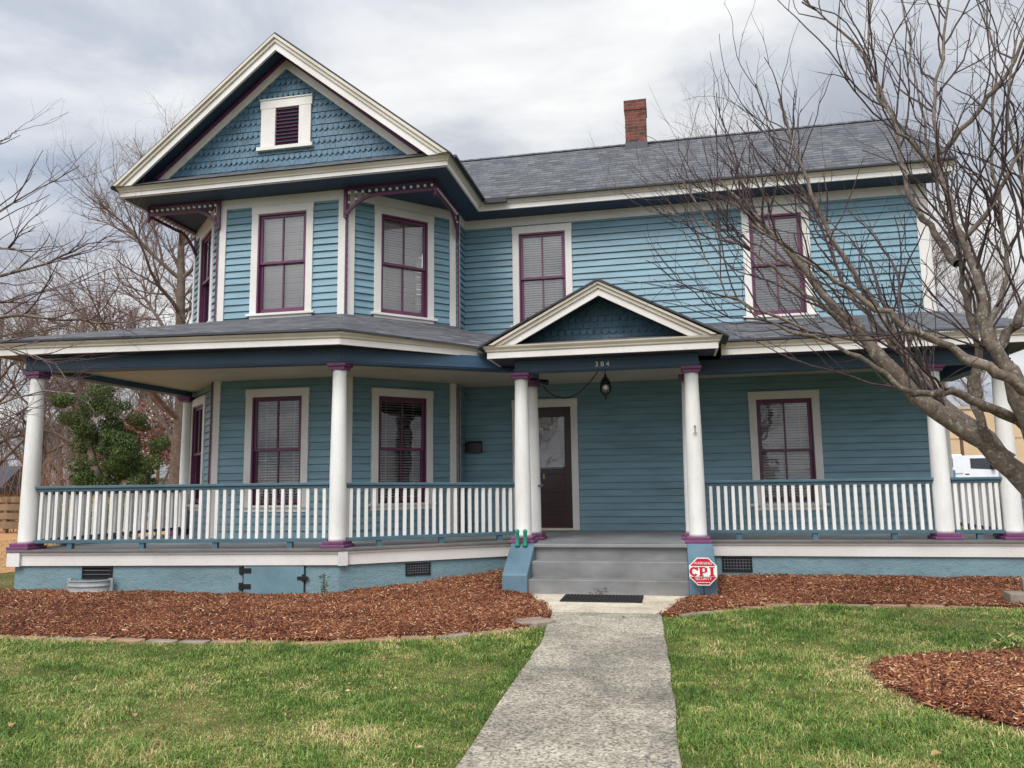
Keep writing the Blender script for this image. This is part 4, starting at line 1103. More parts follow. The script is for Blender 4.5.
o = m.build('corner_stone', STONE_GREY, None, .012); o.location = (*Wl(.66, -2.42), GZ); tag(o, 'large pale flat stone where left mulch bed meets the walkway', 'stone')
for k, (u, v, z0, lab) in enumerate(((5.80, -.58, GZ, 'grey retaining block, lower of two at the right edge of the bed'), (6.02, -.46, GZ + .135, 'grey retaining block, upper one of two at the right edge of the bed'))):
    m = MB(); m.hexa([(-.24, -.13, 0), (.24, -.13, 0), (.2, .13, 0), (-.2, .13, 0), (-.235, -.12, .13), (.235, -.12, .13), (.195, .13, .13), (-.195, .13, .13)])
    o = m.build('retaining_block', STONE_GREY, None, .012); o.location = (*Wl(u, v), z0); o.rotation_euler = (0, 0, -PHI + .06 - .2 * k); tag(o, lab, 'block')

# fallen leaves
for (x, y, lab) in ((-2.27, 4.76, 'pale dry leaf lying on the lawn left of the walkway'), (-2.88, 4.6, 'brown curled leaf near the left edge of the lawn'), (1.12, 4.73, 'tan dry leaf on lawn just right of the walkway'), (2.04, 3.93, 'pale dry leaf at the lower right of the lawn'), (-1.9, 4.25, 'small brown leaf at the lower left of the lawn')):
    m = MB(); n = 5; w = [0, .017, .022, .014, 0]
    for i in range(4):
        x0 = -.04 + .02 * i; x1 = x0 + .02; b0 = .012 * math.sin(i * .9); b1 = .012 * math.sin((i + 1) * .9)
        for s_ in (-1, 1):
            q = [(x0, 0, b0), (x1, 0, b1), (x1, s_ * w[i + 1], b1 + w[i + 1] * .2), (x0, s_ * w[i], b0 + w[i] * .2)]
            m.poly(q if s_ > 0 else q[::-1])
    o = m.build('fallen_leaf', LEAFTAN); o.location = (x, y, GZ + .042); o.rotation_euler = (rng.uniform(.05, .3), rng.uniform(-.2, .2), rng.uniform(0, 6)); tag(o, lab, 'leaf')
rr = random.Random(4)
m = MB()
for i in range(16):
    a_ = rr.uniform(0, 6.28); l_ = rr.uniform(.03, .06); x = rr.gauss(-.02, .05); y = rr.gauss(0, .03); z = rr.uniform(.0, .07)
    m.poly([(x, y, z), (x + l_ * math.cos(a_), y + l_ * math.sin(a_), z + rr.uniform(-.01, .03)), (x + l_ * .6 * math.cos(a_ + .7), y + l_ * .6 * math.sin(a_ + .7), z + .01)])
o = m.build('leaf_litter', paint('dark_leaf', (58, 46, 36), .8, .3, 30)); o.location = (*Wl(1.17, -.53), .205); tag(o, 'small heap of dark dead leaves on the mat against the bottom step', 'leaf litter', kind='stuff')

V = []; Fc = []; rn = []
for i in range(420):
    x = rng.uniform(-6, 6); y = rng.uniform(3.4, 8.2)
    if abs(x) > y * .72: continue
    if inside(np.array([[x, y]]), walk_w)[0] and rng.random() < .8: continue
    a_ = rng.uniform(0, 6.28); l_ = rng.uniform(.008, .022); z = GZ + rng.uniform(.018, .03); b_ = len(V); c_, s_ = math.cos(a_), math.sin(a_)
    V += [(x - c_ * l_, y - s_ * l_, z), (x - s_ * l_ * .5, y + c_ * l_ * .5, z + rng.uniform(0, .01)), (x + c_ * l_, y + s_ * l_, z + rng.uniform(0, .012)), (x + s_ * l_ * .5, y - c_ * l_ * .5, z)]
    Fc.append((b_, b_ + 1, b_ + 2, b_ + 3)); rn.append(rng.random())
soup('lawn_litter', np.array(V), np.array(Fc), np.array(rn), attr_mat('leaf_crumbs', [(0, (96, 70, 50)), (.6, (168, 132, 92)), (1, (206, 180, 140))]))['label'] = 'crumbs of dead leaves scattered over the lawn'
# little weeds
def weed(loc, h, n, label, name, mat=LEAFGREEN, spread=.05):
    V = []; Fc = []; r = []
    for i in range(n):
        a_ = rng.uniform(0, 6.28); z = h * rng.uniform(.1, 1); l_ = rng.uniform(.02, .05); x = rng.normal(0, spread * .4); y = rng.normal(0, spread * .4); b_ = len(V)
        V += [(x, y, z), (x + l_ * math.cos(a_) - .01 * math.sin(a_), y + l_ * math.sin(a_) + .01 * math.cos(a_), z + l_ * .7), (x + l_ * math.cos(a_) + .01 * math.sin(a_), y + l_ * math.sin(a_) - .01 * math.cos(a_), z + l_ * .5)]
        Fc.append((b_, b_ + 1, b_ + 2)); r.append(rng.uniform(.2, .9))
    e = empty(name, loc); tag(e, label, 'plant')
    soup('foliage', np.array(V), np.array(Fc), np.array(r), mat, None, e)
    m = MB()
    for k in range(3): m.tube([(rng.normal(0, .01), rng.normal(0, .01), 0), (rng.normal(0, .02), rng.normal(0, .02), h)], .003, 4)
    m.build('stem', TWIG_FRONT, e)
weed((*Wl(-2.0, -1.45), GZ + .1), .24, 60, 'small grey green plant poking out of left mulch bed', 'small_plant')
weed((*at(1017, 648, 6.35)[:2], GZ), .10, 200, 'dark green clump of long grass by the mulch ring', 'grass_clump', GRASSBLADE, .2)

# ------------------------------------------------------------------ TREES
def norm(v): return v / (np.linalg.norm(v) + 1e-9)
def tubes_mesh(name, branches, mat, parent, sides):
    """branches: list of (pts Nx3, rad N) -> one mesh, numpy"""
    V = []; Q = []; base = 0
    for pts, rad in branches:
        n = len(pts); k = sides(rad[0])
        d = np.gradient(pts, axis=0); d /= np.linalg.norm(d, axis=1)[:, None] + 1e-9
        md = norm(pts[-1] - pts[0]); ref = np.eye(3)[np.argmin(np.abs(md))]
        s = np.cross(d, ref); s /= np.linalg.norm(s, axis=1)[:, None] + 1e-9; t_ = np.cross(d, s)
        a_ = np.arange(k) * 2 * np.pi / k
        jt = 1 + (.07 if rad[0] > .02 else 0) * np.random.default_rng(n * 7 + k).normal(0, 1, (n, k, 1))
        ring = pts[:, None, :] + jt * rad[:, None, None] * (np.cos(a_)[None, :, None] * s[:, None, :] + np.sin(a_)[None, :, None] * t_[:, None, :])
        V.append(ring.reshape(-1, 3)); i = np.arange(n - 1)[:, None] * k; j = np.arange(k)[None, :]; j2 = (j + 1) % k
        Q.append(np.stack([i + j, i + j2, i + k + j2, i + k + j], -1).reshape(-1, 4) + base); base += n * k
    V = np.concatenate(V); Q = np.concatenate(Q)
    o = soup(name, V, Q, np.zeros(len(Q)), mat, None, parent)
    o.data.polygons.foreach_set('use_smooth', np.ones(len(Q), bool)); return o

def wander(start, d, L, n, rg, wob, trop):
    pts = [np.array(start, float)]; d = norm(np.array(d, float)); st = L / (n - 1)
    for i in range(n - 1):
        d = norm(d + rg.normal(0, wob, 3) + np.array([0, 0, trop])); pts.append(pts[-1] + d * st)
    return np.array(pts)
def spawn(branches, level, maxlevel, rg, P, out):
    """recursively add side shoots. P: dict of per-level lists"""
    for pts, rad in branches:
        L = np.linalg.norm(np.diff(pts, axis=0), axis=1).sum(); cnt = max(1, int(rg.poisson(P['dens'][level] * L))) if L > .05 else 0
        kids = []
        for c in range(cnt):
            t_ = P['t0'][level] + (1 - P['t0'][level]) * rg.random(); x = t_ * (len(pts) - 1); i = min(int(x), len(pts) - 2); f = x - i
            p = pts[i] * (1 - f) + pts[i + 1] * f; d = norm(pts[i + 1] - pts[i]); r0 = (rad[i] * (1 - f) + rad[i + 1] * f)
            perp = norm(np.cross(d, rg.normal(0, 1, 3))); ang = P['ang'][level] * rg.uniform(.7, 1.25)
            nd = d * math.cos(ang) + perp * math.sin(ang) + np.array(P['bias'][level])
            ln = P['len'][level] * rg.uniform(.45, 1.25) * (1 - .45 * t_); rr_ = min(r0 * .72, P['rad'][level] * rg.uniform(.7, 1.2))
            n = P['n'][level]; q = wander(p, nd, ln, n, rg, P['wob'][level], P['trop'][level])
            kids.append((q, rr_ * np.linspace(1, P.get('tip', .3), n)))
        out[level].extend(kids)
        if level + 1 < maxlevel: spawn(kids, level + 1, maxlevel, rg, P, out)

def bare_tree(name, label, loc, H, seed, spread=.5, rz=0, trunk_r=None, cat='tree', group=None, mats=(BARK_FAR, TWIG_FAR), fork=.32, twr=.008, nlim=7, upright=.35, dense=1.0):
    rg = np.random.default_rng(seed); e = empty(name, loc, rz); tag(e, label, cat, group)
    r0 = trunk_r or H * .018
    tr = wander((0, 0, -.1), (rg.normal(0, .05), rg.normal(0, .05), 1), H * .75, 10, rg, .06, .05)
    trunk = [(tr, r0 * np.linspace(1, .28, 10))]; limbs = []
    for k in range(nlim):
        t_ = fork + (.95 - fork) * (k + rg.random()) / nlim; i = min(int(t_ * 9), 8); az = k * 2.4 + rg.uniform(-.5, .5)
        d = np.array([math.cos(az) * spread * 2, math.sin(az) * spread * 2, upright * 2.2]); L = H * (.55 - .25 * t_) * rg.uniform(.85, 1.15)
        q = wander(tr[i], d, L, 9, rg, .14, .06); limbs.append((q, r0 * (.40 - .2 * t_) * (.10 + .9 * (1 - np.linspace(0, 1, 9)) ** 1.3)))
    P = dict(dens=[2.3 * dense * 12 / H, 3.6 * dense * 12 / H, 4.0 * dense * 12 / H], t0=[.15, .15, .1], ang=[.75, .8, .85], len=[H * .20, H * .10, H * .055], rad=[r0 * .13, twr * 1.9, twr],
             n=[7, 5, 4], wob=[.16, .2, .25], trop=[.06, .04, .03], bias=[(0, 0, .25), (0, 0, .2), (0, 0, .15)], tip=.35)
    out = [[], [], []]; spawn(limbs + trunk, 0, 3, rg, P, out)
    tubes_mesh('trunk', trunk + limbs, mats[0], e, lambda r: 8)
    tubes_mesh('crown', out[0] + out[1] + out[2], mats[1], e, lambda r: 5 if r > .03 else 3)
    return e

def far(px, Y, z=GZ):  # ground point under a picture column
    p = at(px, 470, Y); return (p.x, p.y, z)
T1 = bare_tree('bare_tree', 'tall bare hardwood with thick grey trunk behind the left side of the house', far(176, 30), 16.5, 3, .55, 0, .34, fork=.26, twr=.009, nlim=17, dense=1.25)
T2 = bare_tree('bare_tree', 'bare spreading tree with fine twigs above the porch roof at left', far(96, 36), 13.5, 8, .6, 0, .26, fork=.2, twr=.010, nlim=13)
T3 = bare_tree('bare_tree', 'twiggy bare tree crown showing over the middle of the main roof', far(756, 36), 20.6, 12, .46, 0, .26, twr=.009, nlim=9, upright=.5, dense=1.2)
def copy_bare(src, px, Y, s, rz, label, group=None):
    c = copy_tree(src); c.location = far(px, Y); c.scale = (s, s, s); c.rotation_euler = (0, 0, rz); c['label'] = label
    if group: c['group'] = group
    return c
copy_bare(T3, 890, 40, 1.06, 2.2, 'bare tree crown behind the right end of the roof ridge')
copy_bare(T3, 972, 92, 1.7, 4.0, 'distant bare tree beyond the right roof edge, behind the branches')
copy_bare(T2, 40, 42, 1.0, 1.7, 'bare grey tree far behind the left porch column')
copy_bare(T2, -30, 34, .95, 3.9, 'bare tree at the far left edge behind the fence')
copy_bare(T1, 130, 52, .8, 2.6, 'distant bare tree behind the white outbuilding')
copy_bare(T1, 68, 60, .75, 5.0, 'far bare tree between the ivy covered tree and left column')
# across the street, behind the viewer (seen in the window reflections)
for k, (x, y, s, src) in enumerate(((-14, -22, .8, T1), (-3, -27, .9, T2), (9, -23, .85, T1), (20, -28, 1, T2), (-26, -26, .9, T2), (30, -24, .8, T1))):
    c = copy_tree(src); c.location = (x, y, GZ); c.scale = (s, s, s); c.rotation_euler = (0, 0, k * 1.3)
    c['label'] = 'bare street tree across the road from the house'; c['group'] = 'bare trees across the road'

# far woods, reads as one brownish mass on the horizon
V = []; rgw = np.random.default_rng(77); br = []
for i in range(420):
    x = rgw.uniform(-95, -22); y = rgw.uniform(62, 92); h = rgw.uniform(4, 9.5)
    tr = wander((x, y, 0), (0, 0, 1), h, 5, rgw, .08, .05); br.append((tr, .09 * np.linspace(1, .3, 5)))
    for k in range(16):
        q = wander(tr[rgw.integers(1, 5)], (rgw.normal(), rgw.normal(), .9), h * rgw.uniform(.15, .38), 4, rgw, .2, .05); br.append((q, .03 * np.linspace(1, .5, 4)))
o = tubes_mesh('far_woods', br, TWIG_FAR, None, lambda r: 3); tag(o, 'far brown bare woods on the left horizon', 'woods', kind='stuff')

def leafcloud(blobs, n, size, rg, flat=.6):
    V = []; r = []; tot = sum(b[3] ** 2 for b in blobs)
    for (cx, cy, cz, rad, sz) in blobs:
        k = int(n * rad ** 2 / tot); d = rg.normal(0, 1, (k, 3)); d /= np.linalg.norm(d, axis=1)[:, None]; rr_ = rad * (.55 + .5 * rg.random(k) ** .6)
        c = np.array([cx, cy, cz]) + d * rr_[:, None] * np.array([1, 1, sz]); a_ = rg.normal(0, 1, (k, 3)); a_ /= np.linalg.norm(a_, axis=1)[:, None]; b_ = np.cross(a_, d + rg.normal(0, .4, (k, 3))); b_ /= np.linalg.norm(b_, axis=1)[:, None]
        s = size * rg.uniform(.6, 1.35, k)[:, None]
        V.append(np.stack([c - a_ * s, c + b_ * s * flat, c + a_ * s, c - b_ * s * flat], 1)); r.append(rg.beta(2, 2, k) * .8 + .1 * rg.random())
    V = np.concatenate(V).reshape(-1, 3); F_ = np.arange(len(V)).reshape(-1, 4); return V, F_, np.concatenate(r)
# ivy-covered tree
Yv = 20.0; p = far(104, Yv); e = empty('ivy_tree', p); tag(e, 'ivy covered evergreen tree, dark green, seen through the left porch opening', 'tree')
rgi = np.random.default_rng(5)
blobs = []
for (cx_, cz_, w_, n_) in ((0, .7, .95, 15), (.15, 1.5, .9, 17), (.3, 2.2, .75, 14), (.0, 2.8, .5, 8), (-.6, 3.2, .32, 5), (-.95, 3.55, .25, 4), (.55, 2.9, .4, 6), (.85, 1.9, .35, 6), (-.55, 2.1, .16, 3), (.15, 3.35, .25, 4), (-.4, 3.7, .25, 3)):
    for k in range(n_): blobs.append((cx_ + rgi.normal(0, w_ * .55), rgi.normal(0, .35), cz_ + rgi.normal(0, .28), rgi.uniform(.16, .36), rgi.uniform(.6, 1.0)))
V, F_, r = leafcloud(blobs, 60000, .025, rgi); soup('crown', V, F_, r, LEAFGREEN, None, e)
tubes_mesh('trunk', [(np.array([[-.1, 0, -.1], [-.05, 0, .8], [-.2, 0, 1.8], [-.55, 0, 2.9], [-.7, 0, 3.5]]), np.array([.16, .14, .11, .08, .03])), (np.array([[-.1, 0, 1.2], [.2, 0, 2.0], [.3, 0, 2.9]]), np.array([.1, .07, .03]))], BARK_FAR, e, lambda r: 8)
# forsythia
p = far(84, 19); e = empty('yellow_shrub', p); tag(e, 'yellow flowering shrub at the foot of the ivy covered tree', 'shrub')
V, F_, r = leafcloud([(0, 0, .9, .65, .8), (-.6, .1, .75, .5, .9), (.5, 0, .85, .5, .8), (-1.1, 0, .6, .4, 1), (.9, 0, 1.0, .4, .7)], 1500, .03, rgi); soup('foliage', V, F_, r, LEAFYELLOW, None, e)
br = [(wander((rgi.normal(0, .25), rgi.normal(0, .15), 0), (rgi.normal(0, .5), rgi.normal(0, .3), 1), rgi.uniform(.9, 1.7), 6, rgi, .12, -.05), .008 * np.linspace(1, .4, 6)) for _ in range(110)]
tubes_mesh('stems', br, TWIG_FAR, e, lambda r: 3)
# brown-leaved oak
p = far(142, 34); e = empty('brown_oak', p); tag(e, 'young oak holding rusty brown leaves behind the white outbuilding', 'tree')
blobs = [(0, 0, 3.2, 1.2, .8), (-1.0, 0, 3.6, .9, .8), (1.0, 0, 3.5, 1.0, .8), (.2, 0, 4.4, 1.0, .8), (-.7, 0, 2.5, .7, .8), (1.5, 0, 2.7, .7, .8), (-1.9, 0, 2.6, .8, .9)]
V, F_, r = leafcloud(blobs, 3300, .075, rgi); soup('crown', V, F_, r, LEAFBROWN, None, e)
br = [(wander((0, 0, -.1), (rgi.normal(0, .25), 0, 1), 4.6, 7, rgi, .1, .1), .1 * np.linspace(1, .2, 7)) for _ in range(3)]
br += [(wander((rgi.uniform(-.4, .4), 0, rgi.uniform(1.4, 3.2)), (rgi.normal(), rgi.normal(), .5), 1.7, 6, rgi, .15, .04), .025 * np.linspace(1, .3, 6)) for _ in range(40)]
tubes_mesh('trunk', br, BARK_FAR, e, lambda r: 5)
p = far(64, 26); e = empty('brown_thicket', p); tag(e, 'leafless brown thicket between left column and the ivy covered tree', 'thicket')
br = []
for i in range(85):
    q = wander((rgi.normal(0, 1.1), rgi.normal(0, .6), 0), (rgi.normal(0, .35), rgi.normal(0, .3), 1), rgi.uniform(1.6, 3.8), 7, rgi, .1, .02); br.append((q, .012 * np.linspace(1, .5, 7)))
    for k in range(5): br.append((wander(q[rgi.integers(2, 6)], (rgi.normal(), rgi.normal(), .8), rgi.uniform(.4, .9), 4, rgi, .2, .05), .007 * np.linspace(1, .6, 4)))
tubes_mesh('stems', br, bark_mat('reddish_twigs', (124, 92, 76), (156, 122, 102), None, 2), e, lambda r: 3)

# ---- foreground right tree, traced limbs at its own depth (5 - 7 m)
e = empty('crape_myrtle', (*at(1085, 660, 5.45)[:2], GZ)); tag(e, 'bare multi stemmed tree leaning in from the right over the mulch ring', 'tree'); tl = e.location.copy()
def limb(pix, r0, r1, ex=1.35, smooth=3):
    p = np.array([np.array(at(*q)) - np.array(tl) for q in pix])
    # Catmull-Rom refinement
    out = []
    for i in range(len(p) - 1):
        a_, b_, c_, d_ = p[max(i - 1, 0)], p[i], p[i + 1], p[min(i + 2, len(p) - 1)]
        for k in range(smooth):
            t_ = k / smooth; out.append(.5 * ((2 * b_) + (c_ - a_) * t_ + (2 * a_ - 5 * b_ + 4 * c_ - d_) * t_ ** 2 + (3 * b_ - a_ - 3 * c_ + d_) * t_ ** 3))
    out.append(p[-1]); out = np.array(out); n = len(out)
    rk = np.random.default_rng(n + 5); kn = 1 + .16 * np.convolve(rk.normal(0, 1, n + 2), [.25, .5, .25], 'valid')[:n]
    return out + np.random.default_rng(n).normal(0, .011, out.shape), kn * (r1 + (r0 - r1) * (1 - np.linspace(0, 1, n)) ** ex)
limbs = [
    limb([(1088, 668, 5.4), (1068, 560, 5.5), (1030, 490, 5.6), (985, 444, 5.7), (942, 413, 5.8), (905, 386, 5.85), (877, 352, 5.9), (856, 328, 5.95), (832, 302, 6.0), (806, 270, 6.05), (778, 240, 6.1), (748, 208, 6.15), (716, 178, 6.2)], .098, .008, 1.15),
    limb([(1010, 462, 5.65), (975, 428, 5.75), (940, 402, 5.9), (918, 374, 6.0), (900, 348, 6.05), (884, 318, 6.1), (862, 285, 6.2), (836, 244, 6.3), (812, 196, 6.4), (796, 150, 6.5), (780, 100, 6.6)], .062, .010),
    limb([(1000, 455, 5.65), (984, 428, 5.6), (976, 395, 5.6), (977, 362, 5.6), (975, 330, 5.6), (966, 296, 5.6), (958, 262, 5.6), (944, 214, 5.65), (930, 160, 5.7), (920, 104, 5.7), (908, 40, 5.8), (900, -20, 5.8)], .040, .005, 1.5),
    limb([(1046, 440, 5.5), (1004, 414, 5.4), (978, 402, 5.4), (953, 391, 5.4), (921, 395, 5.35), (902, 388, 5.3), (876, 366, 5.3), (850, 352, 5.3), (818, 338, 5.3), (780, 318, 5.3), (742, 302, 5.35)], .040, .008),
    limb([(1086, 650, 5.45), (1062, 520, 5.4), (1036, 440, 5.3), (1014, 384, 5.3), (998, 352, 5.3), (986, 326, 5.3), (978, 292, 5.3), (962, 240, 5.35), (942, 180, 5.4), (934, 120, 5.4), (940, 60, 5.5), (950, -10, 5.5)], .098, .008, 1.7),
    limb([(1080, 420, 5.2), (1024, 390, 5.1), (985, 367, 5.1), (953, 348, 5.1), (918, 333, 5.1), (887, 313, 5.1), (858, 294, 5.1), (826, 274, 5.1), (790, 250, 5.15), (752, 226, 5.2)], .040, .010),
    limb([(996, 350, 5.3), (1008, 334, 5.3), (1020, 318, 5.25), (1030, 290, 5.2), (1034, 250, 5.2), (1022, 190, 5.2), (1010, 120, 5.2), (1016, 40, 5.2)], .036, .008),
    limb([(986, 326, 5.3), (1000, 300, 5.4), (1006, 262, 5.5), (1000, 214, 5.5), (992, 150, 5.6), (996, 80, 5.6), (988, 0, 5.7)], .026, .006),
    limb([(958, 262, 5.6), (936, 236, 5.7), (916, 206, 5.8), (900, 160, 5.9), (884, 100, 6.0), (862, 56, 6.0), (830, 22, 6.1), (802, 2, 6.1)], .028, .007),
    limb([(900, 348, 6.05), (876, 326, 6.2), (850, 292, 6.3), (834, 262, 6.4), (818, 214, 6.5), (790, 168, 6.6), (770, 120, 6.7), (756, 84, 6.7)], .026, .006),
    limb([(856, 328, 5.95), (826, 310, 5.9), (796, 286, 5.9), (764, 262, 5.9), (726, 240, 5.9), (700, 214, 5.9), (684, 180, 5.9), (688, 150, 5.9)], .022, .005),
    limb([(806, 270, 6.05), (778, 258, 6.1), (752, 240, 6.1), (724, 228, 6.1), (694, 222, 6.1), (664, 212, 6.1)], .016, .004),
    limb([(820, 336, 5.3), (790, 330, 5.2), (760, 316, 5.2), (728, 292, 5.2), (706, 262, 5.2), (698, 236, 5.2)], .014, .004),
    limb([(930, 160, 5.7), (952, 140, 5.6), (980, 108, 5.5), (1004, 76, 5.4), (1030, 30, 5.3)], .022, .012),
    limb([(962, 240, 5.35), (986, 214, 5.3), (1006, 178, 5.2), (1028, 140, 5.2)], .022, .012),
    limb([(942, 180, 5.4), (920, 150, 5.4), (900, 130, 5.3), (880, 96, 5.3), (868, 40, 5.3), (872, -10, 5.3)], .018, .006),
]
rgt = np.random.default_rng(21)
P = dict(dens=[4.6, 2.5, 1.3], t0=[.30, .15, .15], ang=[.62, .62, .7], len=[1.5, .72, .32], rad=[.0092, .0054, .0034], n=[11, 7, 5], wob=[.13, .15, .18], trop=[.05, .03, .02],
         bias=[(-.10, 0, .30), (-.08, 0, .22), (0, 0, .15)], tip=.42)
out = [[], [], []]; spawn(limbs, 0, 3, rgt, P, out)
tubes_mesh('trunk', limbs, BARK_FRONT, e, lambda r: 12 if r > .03 else 8)
tubes_mesh('crown', out[0] + out[1] + out[2], TWIG_FRONT, e, lambda r: 6 if r > .006 else 4)

# ---- left foreground tree: only its branch ends reach into the picture
e = empty('bare_yard_tree', (*at(-190, 600, 7.0)[:2], GZ)); tag(e, 'bare yard tree at the left edge whose purple grey twigs cross the porch corner', 'tree'); tl = e.location.copy()
limbs = [
    limb([(-190, 640, 7.0), (-186, 520, 7.0), (-176, 420, 7.0), (-170, 330, 7.0), (-176, 240, 7.0), (-160, 120, 7.0)], .13, .05),
    limb([(-178, 420, 7.0), (-120, 370, 6.8), (-60, 340, 6.7), (0, 317, 6.6), (64, 319, 6.5), (112, 324, 6.5), (150, 318, 6.4)], 0.032, 0.0035),
    limb([(-172, 360, 7.0), (-110, 312, 6.8), (-50, 288, 6.7), (0, 277, 6.6), (49, 262, 6.6), (86, 246, 6.5), (112, 236, 6.5)], 0.030, 0.0035),
    limb([(-176, 300, 7.0), (-110, 262, 7.2), (-50, 236, 7.3), (0, 210, 7.4), (40, 188, 7.4), (78, 168, 7.4)], 0.026, 0.0035),
    limb([(-174, 330, 7.0), (-100, 276, 6.6), (-40, 250, 6.4), (0, 246, 6.3), (42, 264, 6.2), (98, 303, 6.1)], 0.022, 0.0035),
    limb([(-172, 250, 7.0), (-110, 200, 7.2), (-50, 164, 7.3), (0, 142, 7.4), (16, 132, 7.4)], 0.022, 0.0035),
    limb([(-180, 460, 7.0), (-110, 428, 6.6), (-50, 410, 6.4), (0, 402, 6.3), (44, 392, 6.2), (76, 396, 6.2)], 0.022, 0.0035),
    limb([(-182, 480, 7.0), (-110, 470, 7.2), (-50, 444, 7.4), (0, 420, 7.5), (34, 406, 7.6)], 0.019, 0.0035),
    limb([(-170, 350, 7.0), (-100, 330, 7.3), (-40, 312, 7.5), (10, 300, 7.6), (60, 288, 7.6), (110, 270, 7.6)], 0.024, 0.0035),
    limb([(-176, 380, 7.0), (-90, 356, 6.6), (-30, 344, 6.5), (20, 352, 6.4), (54, 366, 6.4), (70, 388, 6.4)], .020, .003),
]
rgl = np.random.default_rng(33)
P = dict(dens=[3.4, 2.6, 1.8], t0=[.45, .12, .12], ang=[.6, .6, .7], len=[.85, .48, .24], rad=[.0072, .0044, .003], n=[9, 6, 5], wob=[.11, .14, .18], trop=[.035, .03, .02], bias=[(.12, 0, .22), (.05, 0, .15), (0, 0, .1)], tip=.45)
out = [[], [], []]; spawn(limbs, 0, 3, rgl, P, out)
tubes_mesh('trunk', limbs, BARK_FRONT, e, lambda r: 10)
tubes_mesh('crown', out[0] + out[1] + out[2], TWIG_LEFT, e, lambda r: 5 if r > .006 else 4)

# ------------------------------------------------------------------ background things
# fence at the left
p0 = Vector(far(-120, 27)); p1 = Vector(far(38, 25)); fr = Fr(p0, p1); e = empty('wooden_fence', (0, 0, 0)); tag(e, 'weathered wooden rail fence with posts behind the left porch column', 'fence')
for k in range(7):
    s = fr.L * k / 6; m = MB(); m.fbox(fr, s - .06, s + .06, 0, 1.25, -.06, .06); m.build('fence_post', FENCEWOOD, e)
m = MB()
for za, zb_ in ((.15, .38), (.46, .66), (.74, .94), (1.0, 1.18)): m.fbox(fr, 0, fr.L, za + GZ, zb_ + GZ, .065, .09)
m.build('fence_boards', FENCEWOOD, e)
# dark-roofed shed at the far left
p = far(-8, 31); e = empty('garden_shed', p); tag(e, 'low dark roofed shed behind the fence at far left', 'shed')
m = MB(); m.box(-2.2, 1.0, -1.2, 1.2, 0, 1.35); m.build('wall', FENCEWOOD, e)
m = MB(); m.prism([(-2.4, -1.5, 1.3), (-2.4, 1.5, 1.3), (-2.4, 0, 2.35)], (3.6, 0, 0)); m.build('roof', ROOFDARK, e)
m = MB(); m.box(-.4, .4, -1.22, -1.2, 0, 1.2); m.build('door', DARKROOM, e)
# white outbuilding
p = far(158, 40); e = empty('white_outbuilding', p, .1); tag(e, 'small white outbuilding with grey roof seen under the left porch beam', 'outbuilding')
m = MB(); m.box(-2.0, 4.0, -1.6, 1.6, 0, 1.9); m.prism([(-2.0, -1.6, 1.9), (-2.0, 1.6, 1.9), (-2.0, 0, 2.5)], (6, 0, 0)); m.build('wall', WHITE_BLD, e)
m = MB(); m.hexa([(-2.1, -1.8, 1.83), (4.1, -1.8, 1.83), (4.1, 0, 2.53), (-2.1, 0, 2.53), (-2.1, -1.8, 1.9), (4.1, -1.8, 1.9), (4.1, 0, 2.6), (-2.1, 0, 2.6)]); m.hexa([(-2.1, 0, 2.53), (4.1, 0, 2.53), (4.1, 1.8, 1.83), (-2.1, 1.8, 1.83), (-2.1, 0, 2.6), (4.1, 0, 2.6), (4.1, 1.8, 1.9), (-2.1, 1.8, 1.9)]); m.build('roof', GALV, e)
m = MB(); m.box(-1.7, -.5, -1.63, -1.6, .0, 1.25); m.build('door', DARKROOM, e)
m = MB(); m.box(.9, 1.5, -1.64, -1.6, .9, 1.5); m.build('window', TRUCKGLASS, e)
p = far(158, 38); m = MB(); m.lathe([(.09, 0), (.08, 3.6)], (0, 0, 0), 8); o = m.build('utility_pole', FENCEWOOD); o.location = p; tag(o, 'brown wooden pole in front of the white outbuilding', 'pole')
# beige building right
p = at(1010, 470, 58); e = empty('beige_building', (p.x, p.y, GZ), -.12); tag(e, 'long flat roofed beige building beyond the parking lot at right', 'building')
m = MB(); m.box(-4.3, 26, 0, 14, 0, 6.55); m.build('wall', BEIGE_BLD, e)
m = MB(); m.box(-4.4, 26.1, -.12, 14.1, 6.55, 6.75); m.build('roof', paint('tan_coping', (186, 168, 140), .7, .1, 1), e)
m = MB()
for z in (2.1, 4.3): m.box(-4.3, 26, -.035, 0, z, z + .09)
m.build('course_band', paint('tan_band', (188, 158, 122), .8, .1, 1), e)
for k in range(4):
    m = MB(); m.box(1 + k * 5.5, 2.6 + k * 5.5, -.05, 0, .9, 2.0); m.build('window', TRUCKGLASS, e)
p = at(964, 470, 44); m = MB(); m.lathe([(.10, 0), (.09, 3.2), (.13, 3.22), (.13, 3.3)], (0, 0, 0), 8); o = m.build('lamp_post', paint('brown_post', (112, 74, 56), .6, .2, 3)); o.location = (p.x, p.y, GZ + .34); tag(o, 'thin brown post beside the white truck in front of beige building', 'post')

